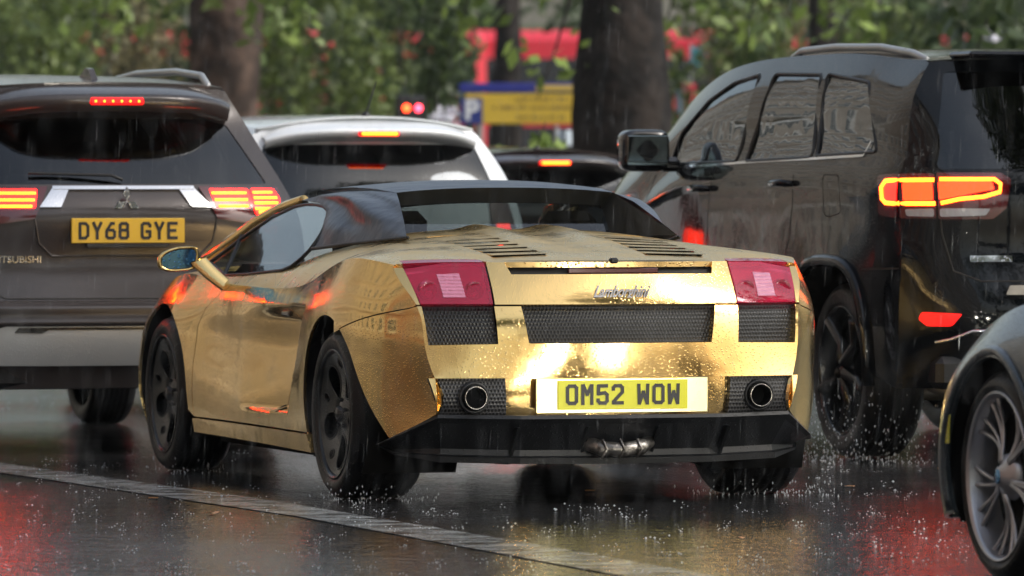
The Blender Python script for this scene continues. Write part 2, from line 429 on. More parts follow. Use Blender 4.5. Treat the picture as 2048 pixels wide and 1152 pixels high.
def text_mesh(name, body, size, loc, rot, m, parent, shear=0, sx=1, extrude=.002, bold=0, font_space=1):
    cu = bpy.data.curves.new(name, 'FONT'); cu.body = body; cu.size = size; cu.extrude = extrude; cu.shear = shear; cu.align_x = 'CENTER'; cu.align_y = 'CENTER'
    cu.offset = bold; cu.space_character = font_space
    t = bpy.data.objects.new(name, cu); COL.objects.link(t)
    dg = bpy.context.evaluated_depsgraph_get(); me = bpy.data.meshes.new_from_object(t.evaluated_get(dg))
    bpy.data.objects.remove(t)
    mx = Matrix.Translation(loc) @ rot.to_4x4() @ Matrix.Diagonal((sx, 1, 1, 1)); me.transform(mx)
    me.materials.clear(); me.materials.append(m); me.name = name
    o = bpy.data.objects.new(name, me); COL.objects.link(o); o.parent = parent
    return o
REAR = Matrix.Rotation(R(90), 3, 'X')     # text facing -Y

# ------------------------------------------------------------------ wheels (axle along X, outer face towards -X when side=-1)
def wheel(parent, name, c, rad, wid, side, style, rim_r=None, rimmat=None):
    """the part 'wheel' = rim mesh, with its tyre as a sub-part"""
    rr = rim_r or rad * .735; h = wid / 2; a = Acc(); s = side
    x = lambda d: c[0] + s * d              # d: distance outward from the outer face plane (negative = inward)
    t = Acc()
    prof = [(rr, -wid + .01), (rr + .02, -wid), (rad - .035, -wid - .004), (rad - .008, -wid + .02), (rad, -wid + .045)]
    nb = 5
    for k in range(nb):
        p = -wid + .045 + (wid - .09) * (k + .5) / nb; g = .007; prof += [(rad, p - g - .004), (rad - .007, p - g + .001), (rad - .007, p + g - .001), (rad, p + g + .004)] if k != nb else []
    prof += [(rad, -.045), (rad - .008, -.02), (rad - .03, -.001), (rad - .045, .004), (rr + .02, 0), (rr + .004, -.004), (rr, -.02)]
    t.lathe([(r_, s * d) for r_, d in prof], c, 'X', 72)
    if s > 0: pass
    # rim barrel + lip
    a.lathe([(rr + .003, s * -.012), (rr + .004, s * -.002), (rr - .004, s * .001), (rr - .014, s * -.012), (rr - .02, s * -.06), (rr - .035, s * -wid * .8)], c, 'X', 72)
    P = lambda d, rad_, ang: (c[0] + s * d, c[1] + rad_ * math.cos(ang), c[2] + rad_ * math.sin(ang))
    def dish(y, z):
        q = np.sqrt(y * y + z * z)
        xx = -.022 - .030 * np.sin(np.clip(q / rr, 0, 1) * math.pi) + .012 * (q / rr)
        return np.stack([c[0] + s * xx, c[1] + y, c[2] + z], 1)
    if style == 'five_hole':
        out = circ((0, 0), rr - .004, 60); holes = []
        for k in range(5):
            an = R(-90 + 72 * k); u = np.array([math.cos(an), math.sin(an)]); v = np.array([-u[1], u[0]]); hole = []
            for j in range(24):
                q = 2 * math.pi * j / 24; rad_ = .146 + .068 * math.cos(q); wv = (.036 + .030 * (rad_ - .08) / .136) * math.sin(q)
                hole.append(tuple(u * rad_ + v * wv))
            holes.append(hole)
            an = R(-54 + 72 * k); holes.append(circ((.196 * math.cos(an), .196 * math.sin(an)), .017, 12))
        a.panel(dish, [out] + holes, .014, .035, out=(s, 0, 0))
        for hl in holes:     # rounded, shiny edges round every opening
            hp = dish(np.array([h_[0] for h_ in hl + hl[:1]]), np.array([h_[1] for h_ in hl + hl[:1]])); a.tube([tuple(p) for p in hp], .0038, 6, caps=False)
        a.lathe([(0, s * -.014), (.018, s * -.015), (.03, s * -.02), (.034, s * -.04)], c, 'X', 24)
        for k in range(5):
            an = R(-54 + 72 * k); a.lathe([(0, s * -.03), (.007, s * -.03), (.009, s * -.05)], P(0, .055, an) , 'X', 8)
    elif style == 'multi':
        for k in range(5):
            for dd in (-21, -13, 13, 21):
                pts = []; rs = []
                for j in range(7):
                    q = j / 6; rad_ = .055 + (rr - .065) * q
                    spread = (abs(dd) * .35 + (abs(dd) * .85 + (6 if abs(dd) > 15 else -2)) * (q ** 1.2)) * (1 if dd > 0 else -1)
                    an = R(-90 + 72 * k + spread * .72)
                    pts.append(P(-.03 - .02 * math.sin(q * math.pi), rad_, an)); rs.append(.0085 - .002 * math.sin(q * math.pi))
                a.tube(pts, rs, 6)
        a.lathe([(0, s * -.004), (.03, s * -.006), (.036, s * -.02), (.07, s * -.035), (.075, s * -.06)], c, 'X', 30)
    else:
        for k in range(5):
            an = R(-90 + 72 * k); pts = [P(-.02, .03, an), P(-.045, rr * .5, an), P(-.015, rr - .01, an)]
            a.tube(pts, [.035, .026, .032], 8)
        a.lathe([(0, s * 0), (.05, s * -.006), (.06, s * -.05)], c, 'X', 24)
    # disc brake + caliper behind the spokes
    b = Acc(); b.lathe([(0, s * -.085), (rr * .8, s * -.085), (rr * .8, s * -.11), (0, s * -.11)], c, 'X', 40, smooth=False)
    b.lathe([(0, s * -.16), (rr - .02, s * -.16)], c, 'X', 40, smooth=False)
    rimo = a.build('wheel', rimmat or M['rim_black'], parent)
    t.build('tyre', M['tyre'], rimo)
    b.build('brake_disc', M['well'], rimo)
    return rimo
# ------------------------------------------------------------------ car body: side X=F(Y,Z), top Z=G(X,Y), rear Y=H(X,Z)
class Body:
    def __init__(s, Y, zb, zs, T, W, zc, p=4, zc_Y=None, side_mod=None, top_mod=None):
        s.sy = Spl(Y); s.zb = zb; s.zs_ = zs; s.st = Spl(T); s.W = np.array(W, float)      # W[t][Y]
        s.zcY = Spl(zc_Y) if zc_Y is not None else s.sy; s.zc_ = zc; s.p = p; s.sm = side_mod; s.tm = top_mod
    def zs(s, Y): return s.sy(s.zs_, Y)
    def zc(s, Y): return s.zcY(s.zc_, Y)
    def w(s, Y, Z):
        Y = np.atleast_1d(np.asarray(Y, float)); Z = np.atleast_1d(np.asarray(Z, float))
        t = (Z - s.zb) / (s.zs(Y) - s.zb)
        rows = np.stack([s.sy(r, Y) for r in s.W]); x = s.st(rows, t)
        return x + s.sm(Y, Z) if s.sm else x
    def side(s, sg): return lambda Y, Z: np.stack([sg * s.w(Y, Z), Y, Z], 1)
    def topz(s, X, Y):
        zs = s.zs(Y); ws = s.w(Y, zs); zc = s.zc(Y)
        z = zs + (zc - zs) * (1 - np.clip(np.abs(X) / ws, 0, 1.05) ** s.p)
        return z + s.tm(X, Y) if s.tm else z
    def top(s, X, Y): return np.stack([X, Y, s.topz(X, Y)], 1)
class Rear:
    """rear fascia between left and right corner curves Ye(z); centre yc(z)"""
    def __init__(s, body, Z, yc, ye, p=2):
        s.b = body; s.sp = Spl(Z); s.yc_ = yc; s.ye_ = ye; s.p = p
    def ye(s, z): return s.sp(s.ye_, z)
    def yc(s, z): return s.sp(s.yc_, z)
    def xc(s, z):
        z = np.atleast_1d(z); return s.b.w(s.ye(z), z)
    def y(s, X, Z):
        return s.yc(Z) + (s.ye(Z) - s.yc(Z)) * (np.abs(X) / s.xc(Z)) ** s.p
    def surf(s, X, Z): return np.stack([X, s.y(X, Z), Z], 1)
    def pt(s, x, z, off=0): return (x, float(s.y(np.array([x]), np.array([z]))[0]) - off, z)

# ================================================================== GOLD SPORTS CAR
GY = [-.72, -.62, -.5, -.3, 0, .3, .6, 1.0, 1.6, 2.1, 2.56, 2.9, 3.1, 3.35]
GZS = [.895, .90, .91, .933, .925, .875, .825, .80, .80, .815, .835, .775, .71, .60]
GW = [  # t = 0, .25, .55, .8, 1
 [.70, .775, .85, .905, .92, .915, .905, .895, .89, .895, .915, .91, .875, .77],
 [.69, .765, .862, .930, .945, .935, .925, .91, .90, .918, .952, .950, .915, .80],
 [.715, .785, .872, .938, .955, .945, .925, .90, .89, .915, .955, .950, .915, .80],
 [.705, .775, .860, .925, .942, .930, .912, .90, .89, .902, .93, .92, .88, .77],
 [.66, .735, .795, .862, .880, .875, .862, .850, .845, .848, .852, .835, .79, .68]]
def gold_scoop(Y, Z):
    # recessed air scoop ahead of the rear wheel, with a ledge underneath
    edge = .42 + (.71 - Z) * .62                                    # the flare edge leans forward towards the sill
    front = 1.55 + (Z - .4) * .1
    ramp = sm(0, .035, Y - edge) * (1 - sm(edge + .18, front, Y))
    d = ramp * sm(.305, .325, Z) * (1 - sm(.67, .74, Z)) * .085
    # concave band below the shoulder on the door
    d2 = .022 * np.exp(-((Z - .60) / .10) ** 2) * sm(.3, .9, Y) * (1 - sm(1.9, 2.3, Y))
    return -d - d2
gold = Body(GY, .17, GZS, [0, .25, .55, .8, 1], GW, [.925, .928, .945, .968, .995, .02 + 1.0, 1.035, 1.045, 1.04, .945, .875, .80, .73, .61], p=4, side_mod=gold_scoop,
            top_mod=lambda X, Y: .022 * np.exp(-((np.abs(X) - .14) / .07) ** 2) * sm(-.45, .3, Y) * (1 - sm(.75, .9, Y)))
grear = Rear(gold, [.24, .35, .49, .62, .77, .90, .96], [-.79, -.79, -.80, -.80, -.775, -.70, -.66], [-.50, -.69, -.70, -.67, -.62, -.47, -.40])

def build_gold():
    root = empty('sports_car', (0, 0, 0), 'mirror-gold low wedge convertible with black soft top, plate reading OM52 WOW', 'sports car')
    g = M['gold']
    S = {-1: gold.side(-1), 1: gold.side(1)}
    arr = lambda f, L: [tuple(p) for p in L]
    def top_edge(y0, y1, n=24): return [(y, float(gold.zs(y)[0])) for y in np.linspace(y0, y1, n)]
    rc, rr = (0.0, .33), .385; fc, fr_ = (2.62, .325), .385
    rear_arch = lambda a0, a1, n=20: [(rc[0] + rr * math.cos(R(a0 + (a1-a0)*k/n)), rc[1] + rr * math.sin(R(a0 + (a1-a0)*k/n))) for k in range(n + 1)]
    front_arch = lambda a0, a1, n=24: [(fc[0] + fr_ * math.cos(R(a0 + (a1-a0)*k/n)), fc[1] + fr_ * math.sin(R(a0 + (a1-a0)*k/n))) for k in range(n + 1)]
    zcut = lambda Y: .695 + (-.33 - Y) * .21                         # seam between fender and bumper
    yez = lambda z0, z1, n=12: [(float(grear.ye(z)[0]), z) for z in np.linspace(z0, z1, n)]
    # shut line of the door (rear edge), from shoulder to sill
    door_r = [(.79, float(gold.zs(.79)[0]) - .001), (.80, .70), (.86, .55), (.945, .40), (1.015, .245)]
    door_f = [(2.17, .245), (2.155, .45), (2.13, .62), (2.06, .70), (1.93, .76), (1.80, float(gold.zs(1.8)[0]) - .001)]
    gap = .006
    body = Acc(); doorl = {}; bumper = Acc(); sill = Acc()
    for sg in (-1, 1):
        out = (sg, 0, 0)
        # rear fender
        zt = float(gold.zs(-.47)[0])
        corner_z = .765
        ol = [(y - gap, z) for y, z in door_r] + [(.345, .245)] + rear_arch(-14, 92)[0:] + rear_arch(92, 109, 4)[1:]
        ol = [p for p in ol if p[1] > .2]
        ya = ol[-1][0]
        ol += [(ya - .0, zcut(ya) + .002)] if zcut(ya) > ol[-1][1] else []
        ol += [(y, zcut(y) + .002) for y in np.linspace(ya - .02, float(grear.ye(corner_z)[0]) + .01, 5)]
        ol += [(y, z) for y, z in yez(corner_z, .904, 8)] + top_edge(-.468, .785, 30)
        body.panel(S[sg], [ol], .018, .012, out)
        # front fender and nose side
        ol = front_arch(188, -22) + [(3.0, .17), (3.33, .20)] + [(3.35, .58)] + top_edge(3.33, 1.81, 30) + [(y + gap, z) for y, z in door_f[::-1]][1:]
        body.panel(S[sg], [ol], .02, .012, out)
        # door
        ol = door_r + [(y, z) for y, z in door_f] + top_edge(1.79, .80, 24)
        d = Acc(); d.panel(S[sg], [ol], .018, .01, out); doorl[sg] = d
        # sill
        sill = Acc(); sill.panel(lambda Y, Z, sg=sg: np.stack([sg * (gold.w(Y, Z) + .012), Y, Z], 1), [[(.30, .168), (.345, .238), (2.17, .238), (2.175, .18)]], .03, .03, out); sill.build('side_sill', M['gold'], root)
        # bumper side
        ol = rear_arch(109, 149, 10) + [(-.52, .25)] + [(float(grear.ye(.35)[0]), .35)] + yez(.36, corner_z - .006, 14) + [(y, zcut(y) - .003) for y in np.linspace(-.60, rear_arch(109, 110, 1)[0][0], 5)]
        bumper.panel(S[sg], [ol], .016, .012, out)
    # dark arch liners
    well = Acc()
    for sg in (-1, 1):
        for (cy, cz), ra, a0, a1 in ((rc, rr, -28, 215), (fc, fr_, -28, 208)):
            pts = [(cy + (ra - .004) * math.cos(R(a)), cz + (ra - .004) * math.sin(R(a))) for a in np.linspace(a0, a1, 28)]
            V = []; F = []
            for k, (y, z) in enumerate(pts):
                xo = float(gold.w(max(y, -.6), max(z, .2))[0]) - .012; V += [(sg * xo, y, z), (sg * .52, y, z)]
                if k: F.append((2*k-2, 2*k-1, 2*k+1, 2*k))
            well.add(V, F, True)
            well.add([(sg * .52, y, z) for y, z in pts], [tuple(range(len(pts)))])
    well.box((0, 1.3, .2), (1.60, 1.75, .12)); well.box((0, 1.2, .45), (1.0, 3.6, .5)); well.box((0, -.45, .62), (1.2, .30, .40))
    # ---- top: deck + shoulders + bonnet with a hole for the cabin
    xs = np.linspace(-.79, .79, 61)
    def lip(x, cut=.905):
        z = cut
        for _ in range(12):
            y = float(grear.y(np.array([x]), np.array([min(z, .95)]))[0]); z = float(gold.topz(np.array([x]), np.array([y]))[0])
        return y, z
    lips = [(x, *lip(x)) for x in np.linspace(-.80, .80, 81)]
    xc = float(gold.w(-.468, gold.zs(-.468))[0])
    ledge = [(x, y) for x, y, z in lips if abs(x) < xc]
    sh = [(float(gold.w(y, gold.zs(y))[0]), y) for y in np.linspace(-.468, 3.33, 90)]
    nose = [(x, 3.33 + .12 * (1 - (x / .70) ** 2)) for x in np.linspace(.65, -.65, 15)]
    outline = ledge + sh + nose + [(-x, y) for x, y in sh[::-1]]
    cabin = [(-.44, .66), (-.52, .62), (-.62, .75), (-.70, .98), (-.755, 1.12), (-.772, 1.2), (-.795, 1.7), (-.806, 2.06), (-.775, 2.47), (-.6, 2.54), (-.3, 2.60), (0, 2.62)]
    cabin = cabin + [(-x, y) for x, y in cabin[-2::-1]]
    tailx = .489
    # lamp notches: outline with the lamp's top strip removed
    lampd = .062
    def notch(L):
        r_ = []
        for x, y in L: r_.append((x, y + (lampd if .495 < abs(x) < .775 else 0)))
        return r_
    outline = notch(ledge) + sh + nose + [(-x, y) for x, y in sh[::-1]]
    V1 = [(.225, .32), (.45, .33), (.425, -.50), (.20, -.47)]
    vents = {s_: [(s_ * x, y) for x, y in V1] for s_ in (-1, 1)}
    body.slot = 1; body.panel(gold.top, [outline, cabin, rpoly(vents[-1], .02), rpoly(vents[1], .02)], .022, .02, (0, 0, 1)); body.slot = 0
    # ---- tail panel between the lamps
    zt = {x: z for x, y, z in lips}
    def rear_top(x0, x1, n=14, dz=0): return [(x, lip(x)[1] - dz) for x in np.linspace(x0, x1, n)]
    slot = [(x, z - (.046 if abs(x) < .41 else .0)) for x, z in rear_top(tailx - .004, -tailx + .004, 60)]
    tail = Acc(); tail.panel(grear.surf, [[(-tailx + .004, .766), (tailx - .004, .766)] + slot], .018, .02, (0, -1, 0))
    for sg in (-1, 1):
        lo = [(sg * .757, .765), (sg * (float(grear.xc(.765)[0]) - .0005), .765)]
        hi = [(sg * (float(grear.xc(z)[0]) - .0005), z) for z in np.linspace(.79, .903, 6)] + [(sg * .782, .903)]
        body.panel(grear.surf, [(lo + hi)], .01, .01, (0, -1, 0))
    # slot behind the spoiler lip
    slotm = Acc(); slotm.panel(lambda X, Z: np.stack([X, grear.y(X, Z) + .035, Z], 1), [[(-.43, .85), (.43, .85), (.43, .93), (-.43, .93)]], .04, 0, (0, -1, 0))
    # ---- lower bumper fascia
    cz = lambda z: float(grear.xc(z)[0])
    G1 = [(-.752, .759), (-.737, .612), (-.481, .616), (-.489, .759)]; G3 = [(-x, z) for x, z in G1[::-1]]
    G2 = [(-.389, .759), (-.366, .618), (.366, .618), (.389, .759)]
    left = [(-cz(z), z) for z in np.linspace(.487, .759, 8)][::-1]; right = [(x * -1, z) for x, z in left[::-1]]
    ol = left[:] + [(-.72, .487), (.72, .487)] + right + G3[::1] + G2[::-1] + []
    ol = left + [(0, .487)] + right + [(.752, .759), (.737, .612), (.481, .616), (.489, .759), (.389, .759), (.366, .618), (-.366, .618), (-.389, .759), (-.489, .759), (-.481, .616), (-.737, .612), (-.752, .759)]
    bumper.panel(grear.surf, [ol], .016, .045, (0, -1, 0))
    # lower band beside and between the exhausts
    rec = lambda X, Z: np.stack([X, grear.y(X, Z) + .045, Z], 1)
    bumper.panel(rec, [[(-.47, .34), (.47, .34), (.47, .488), (-.47, .488)]], .03, 0, (0, -1, 0))
    for sg in (-1, 1):   # outer sliver from exhaust to corner
        bumper.panel(grear.surf, [[(sg * .742, .487), (sg * (cz(.487) - .0005), .487), (sg * (cz(.35) - .0005), .35), (sg * .703, .35)]], .02, .045, (0, -1, 0))
    body_o = body.build('body', [g, M['gold_wet']], root)
    bumper.build('rear_bumper', g, root); tail.build('tail_panel', g, root)
    well.build('underbody', M['well'], root); slotm.build('spoiler_slot', M['seam'], root)
    for sg in (-1, 1):
        dd = doorl[sg].build('door', g, root)
        h = Acc(); xx = float(gold.w(.93, .705)[0])
        h.box((sg * (xx - .004), .93, .700), (.02, .11, .022), bev=.006); h.build('handle', M['gloss_black'], dd)
        # dark backing just behind the shut lines
    for sg in (-1, 1):
        f = lambda Y, Z, sg=sg: np.stack([sg * (gold.w(Y, Z) - .014), Y, Z], 1)
        for line in (door_r, door_f):
            L = [(y - .03, z) for y, z in line] + [(y + .03, z) for y, z in line[::-1]]
            seam = Acc(); seam.panel(f, [L], .03, 0, (sg, 0, 0)); seam.build('shut_line', M['seam'], root)
        seam = Acc(); seam.panel(f, [[(-.60, .74), (-.60, .80), (-.36, .75), (-.36, .68)]], .03, 0, (sg, 0, 0)); seam.build('shut_line', M['seam'], root)
    # ---- grilles
    gr = lambda X, Z: np.stack([X, grear.y(X, Z) + .035, Z], 1)
    for poly in (G1, G2, G3):
        a = Acc(); c = np.mean(poly, 0); a.panel(gr, [[tuple(c + (np.array(p) - c) * np.array([1.03, 1.0])) for p in poly]], .03, 0, (0, -1, 0)); a.build('grille', M['grille'], root)
    # ---- tail lamps
    for sg in (-1, 1):
        a = Acc(); L = [(sg * .492, .768), (sg * .754, .768), (sg * .768, .83), (sg * .780, .898), (sg * .64, lip(.64)[1] - .004), (sg * .492, lip(.492)[1] - .004)]
        a.panel(grear.surf, [L], .02, .02, (0, -1, 0))
        tops = [(sg * x, lip(x)[0] + .001) for x in np.linspace(.494, .776, 8)] + [(sg * x, lip(x)[0] + lampd - .004) for x in np.linspace(.776, .494, 8)]
        a.panel(gold.top, [tops], .02, .02, (0, 0, 1))
        lo = a.build('tail_lamp', M['red_glass'], root)
        rc_ = lambda X, Z: np.stack([X, grear.y(X, Z) + .045, Z], 1)
        b = Acc(); b.panel(rc_, [[(sg * x, z) for x, z in ((.494, .765), (.765, .765), (.785, .90), (.494, .915))]], .04, 0, (0, -1, 0)); b.build('lamp_housing', M['reflector_dark'], lo)
        for (x, z, r_) in ((.545, .818, .034), (.712, .818, .036)):
            b = Acc(); b.lathe([(0, .03), (.4 * r_, .028), (r_, .0), (r_ * 1.05, .03)], grear.pt(sg * x, z, -.012), 'Y', 20); b.build('bulb_reflector', M['red_dark'], lo)
        b = Acc(); b.panel(lambda X, Z: np.stack([X, grear.y(X, Z) - .0015 + .0018 * np.sin(Z * 480), Z], 1), [[(sg * .588, .792), (sg * .668, .792), (sg * .672, .880), (sg * .592, .884)]], .0032, .01, (0, -1, 0)); b.build('reverse_lamp', M['pink_lens'], lo)
    # third brake light + camera nub
    a = Acc(); a.box((0, lip(0)[0] + .014, .892), (.36, .02, .020), bev=.003); a.build('high_brake_lamp', M['red_deep'], root)
    a = Acc(); a.box((0, lip(0)[0] + .004, .930), (.032, .03, .022), bev=.006); a.build('camera_nub', M['plastic'], root)
    # ---- number plate
    a = Acc(); a.box((0, -.783, .4185), (.69, .012, .134), bev=.003); holder = a.build('plate_holder', M['gold_headlit'], root)
    a = Acc(); a.box((0, -.792, .4215), (.52, .006, .111), bev=.002); pl = a.build('number_plate', M['plate_y'], root)
    a = Acc(); plate_text(a, 'OM52 WOW', 0, -.7955, .423, h=.079); a.build('plate_lettering', M['ink'], pl)
    text_mesh('name_script', 'Lamborghini', .062, (0.0, float(grear.y(np.array([0.]), np.array([.81]))[0]) - .006, .812), REAR, M['script'], root, shear=.5, sx=.70, extrude=.004, bold=.0012)
    # ---- exhaust surrounds
    for sg in (-1, 1):
        a = Acc(); P_ = [(sg * .445, .345), (sg * .70, .345), (sg * .742, .486), (sg * .452, .486)]
        a.panel(lambda X, Z: np.stack([X, grear.y(X, Z) + .022, Z], 1), [P_, circ((sg * .572, .413), .047, 24)], .025, .02, (0, -1, 0)); ex = a.build('exhaust_surround', M['grille2'], root)
        y0 = float(grear.y(np.array([.572]), np.array([.413]))[0])
        a = Acc(); a.lathe([(.058, .03), (.062, .015), (.058, .004), (.049, .008), (.047, .05)], (sg * .572, y0, .413), 'Y', 32); a.build('exhaust_collar', M['plastic'], ex)
        a = Acc(); a.lathe([(.044, .12), (.0445, -.012), (.0425, -.016), (.040, -.012), (.039, .12)], (sg * .572, y0, .413), 'Y', 36); pp_ = a.build('exhaust_pipe', M['steel'], ex)
        a = Acc(); a.lathe([(.0375, -.004), (.037, .06), (0, .06)], (sg * .572, y0, .413), 'Y', 24, smooth=False); a.build('pipe_bore', M['well'], pp_)
    # ---- diffuser
    path = [(-.872, -.44), (-.845, -.52), (-.70, -.68), (-.40, -.775), (0, -.79), (.40, -.775), (.70, -.68), (.845, -.52), (.872, -.44)]
    topz = [.23, .255, .349, .345, .345, .345, .349, .255, .23]; botz = [.215, .19, .165, .158, .155, .158, .165, .19, .215]
    def dif(u, v):
        q = u * (len(path) - 1); i = min(int(q), len(path) - 2); f = q - i
        x = path[i][0] * (1-f) + path[i+1][0] * f; y = path[i][1] * (1-f) + path[i+1][1] * f; zt_ = topz[i] * (1-f) + topz[i+1] * f; zb_ = botz[i] * (1-f) + botz[i+1] * f
        prof = [(-.06, 0), (.012, 0), (.018, .07), (-.005, .18), (-.085, .72), (-.080, .84), (-.062, .88), (-.066, 1.0), (-.12, 1.0)]
        k = min(int(round(v * 8)), 8); d, h = prof[k]; nrm = np.array([x * .6, -1.0]); nrm /= np.linalg.norm(nrm)
        return (x + nrm[0] * d, y + nrm[1] * d, zt_ + (zb_ - zt_) * h)
    a = Acc(); a.grid(dif, 64, 8, smooth=False)
    for x in (-.42, -.14, .14, .42):
        a.prism([(-.80, .30), (-.66, .155), (-.50, .15), (-.50, .30)], lambda p, q, d, x=x: (x + d, p, q), .012)
    a.build('diffuser', M['plastic'], root)
    a = Acc(); a.tube([(-.02 - .10, -.72, .235), (-.07, -.765, .215), (.0, -.775, .21), (.08, -.765, .218), (.13, -.72, .24)], [.028, .03, .028, .03, .026], 12)
    for x in (-.08, -.01, .06): a.tube([(x, -.78, .18), (x + .012, -.81, .215), (x + .004, -.78, .25)], .006, 6)
    a.build('transmission_pipe', M['grimy'], root)
    # ---- vents: slats across the recess
    for sg in (-1, 1):
        a = Acc(); n = 7
        for k in range(n):
            t0, t1 = k / n, (k + 1) / n; L_ = lambda P_, Q_, t: np.array(P_) * (1-t) + np.array(Q_) * t
            A, B, C_, D_ = L_(V1[0], V1[3], t0), L_(V1[1], V1[2], t0), L_(V1[1], V1[2], t1), L_(V1[0], V1[3], t1)
            zt = lambda p: float(gold.topz(np.array([p[0]]), np.array([p[1]]))[0])
            za, zb_ = zt(A), zt(B)         # flat-topped louvre: its rear lip stands above the next one
            V = [(A[0], A[1], za - .001), (B[0], B[1], zb_ - .001), (C_[0], C_[1], zb_ - .0075), (D_[0], D_[1], za - .0075),
                 (A[0], A[1], za - .004), (B[0], B[1], zb_ - .004), (C_[0], C_[1] + .012, zb_ - .0098), (D_[0], D_[1] + .012, za - .0098)]
            V = [(sg * x, y, z) for x, y, z in V]
            F = [(0, 3, 2, 1), (4, 5, 6, 7), (3, 7, 6, 2), (0, 1, 5, 4), (1, 2, 6, 5), (0, 4, 7, 3)]
            if sg < 0: F = [f[::-1] for f in F]
            a.add(V, F)
        a.build('vent_slats', M['gold_wet'], root)
        b = Acc(); b.panel(lambda X, Y: np.stack([X, Y, gold.topz(X, Y) - .045], 1), [[(sg * x, y) for x, y in [(.20, .35), (.47, .36), (.45, -.53), (.18, -.50)]]], .08, 0, (0, 0, 1)); b.build('vent_well', M['seam'], root)
    # ---- side windows, pillars, soft top
    gx = lambda z: -.80 + (z - .84) * .75
    for sg in (-1, 1):
        gp = lambda Y, Z, o=0, sg=sg: np.stack([-sg * (gx(Z) - .006 * np.sin(np.clip((Y - 1) / 1.5, 0, 1) * 3.14) - o), Y, Z], 1)
        wl = [(2.45, .884), (2.055, .836), (1.70, .846), (1.25, .868), (1.16, .885), (1.10, .915), (1.065, .95), (1.058, .985), (1.07, 1.02), (1.10, 1.055), (1.15, 1.088), (1.22, 1.112), (1.32, 1.127), (1.45, 1.133), (1.60, 1.133), (1.75, 1.122), (1.97, 1.078), (2.17, 1.008)]
        win = Acc(); win.panel(gp, [rpoly(wl, .03, 3)], .05, .0, (sg, 0, 0)); wo_ = win.build('side_window', M['glass_clear'], root)
        s_ = Acc(); P3 = lambda y, z, o=.004: (-sg * (gx(z) - o), y, z)
        s_.tube([P3(2.075, .835), P3(2.253, 1.0)], .009, 6); s_.tube([P3(y, z) for y, z in wl + [wl[0]]], .008, 6); s_.build('window_seal', M['plastic'], wo_)
        # gold screen pillar
        pil = Acc(); pp = [(2.56, .885), (2.30, .995), (2.20, 1.045), (1.98, 1.105), (1.72, 1.142)]
        pil.tube([(-sg * (gx(z) + .012), y, z + .008) for y, z in pp], [.03, .028, .027, .026, .022], 10); pil.build('screen_pillar', g, root)
    fab = Acc()
    for sg in (-1, 1):
        # fabric flank: Coons patch between window edge, roof edge, rear edge and tonneau edge
        Cw = [(-.703, 1.042, .965), (-.672, 1.075, 1.02), (-.645, 1.125, 1.06), (-.602, 1.22, 1.115), (-.585, 1.40, 1.140), (-.575, 1.71, 1.150)]
        Tp = [(-.505, 1.71, 1.185), (-.51, 1.45, 1.20), (-.50, 1.2, 1.205), (-.48, .95, 1.20), (-.455, .72, 1.185)]
        def poly(L, t):
            q = t * (len(L) - 1); i = min(int(q), len(L) - 2); f = q - i; return np.array(L[i]) * (1 - f) + np.array(L[i+1]) * f
        Bt = [(-.703, 1.042, .965), (-.66, .75, .985), (-.61, .45, 1.003), (-.56, .22, 1.018)]
        Re = [(-.56, .22, 1.018), (-.53, .36, 1.075), (-.49, .56, 1.15), (-.455, .72, 1.185)]
        def flank(u, v):     # u: window edge -> rear, v: bottom -> top
            b_ = poly(Bt, u); t_ = poly(Tp, u); l_ = poly(Cw, v); r_ = poly(Re, v)
            c00, c10, c01, c11 = poly(Bt, 0), poly(Bt, 1), poly(Tp, 0), poly(Tp, 1)
            p = (1-v)*b_ + v*t_ + (1-u)*l_ + u*r_ - ((1-u)*(1-v)*c00 + u*(1-v)*c10 + (1-u)*v*c01 + u*v*c11)
            fold = .016 * math.sin(9 * u + 5 * v) * math.sin(math.pi * u) * math.sin(math.pi * v) + .012 * math.sin(17 * u * v + 2) * math.sin(math.pi * v) * math.sin(math.pi * u)
            p = p + np.array([-1, 0, .3]) * (fold + .022 * math.sin(math.pi * u) * math.sin(math.pi * v)); return (-sg * p[0], p[1], p[2])
        fab.grid(flank, 28, 20, flip=(sg > 0))
        # inner face of the fin
        I = [(-.56, .22, 1.018), (-.455, .72, 1.185), (-.425, .80, 1.14), (-.43, .66, 1.01)]
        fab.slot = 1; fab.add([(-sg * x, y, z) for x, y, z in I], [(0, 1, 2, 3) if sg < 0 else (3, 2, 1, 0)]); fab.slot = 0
    YT = [1.75, 1.71, 1.45, 1.2, .95, .72]; ZT = [1.185, 1.203, 1.225, 1.235, 1.228, 1.205]; ZE = [1.15, 1.185, 1.20, 1.205, 1.20, 1.185]; XE = [.505, .505, .51, .50, .48, .455]
    sy_ = lambda V, y: float(np.interp(y, YT[::-1], V[::-1]))
    def roof(u, v):
        y = 1.75 + (.72 - 1.75) * v; x = (2 * u - 1) * sy_(XE, y); return (x, y, sy_(ZE, y) + (sy_(ZT, y) - sy_(ZE, y)) * (1 - (abs(2*u-1)) ** 2.5))
    fab.grid(roof, 30, 24, flip=True)
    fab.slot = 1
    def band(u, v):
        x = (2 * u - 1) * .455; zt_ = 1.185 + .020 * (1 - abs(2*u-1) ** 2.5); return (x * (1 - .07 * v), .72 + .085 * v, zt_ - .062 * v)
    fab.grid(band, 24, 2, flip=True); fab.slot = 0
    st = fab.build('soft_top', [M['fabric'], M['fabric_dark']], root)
    for s_ in (-1, 1):
        a = Acc(); a.tube([(s_ * x, y, z) for x, y, z in [(.712, 1.05, .958), (.665, .75, .978), (.615, .45, .996), (.56, .20, 1.010)]], .008, 6); a.build('soft_top_seal', M['plastic'], st)
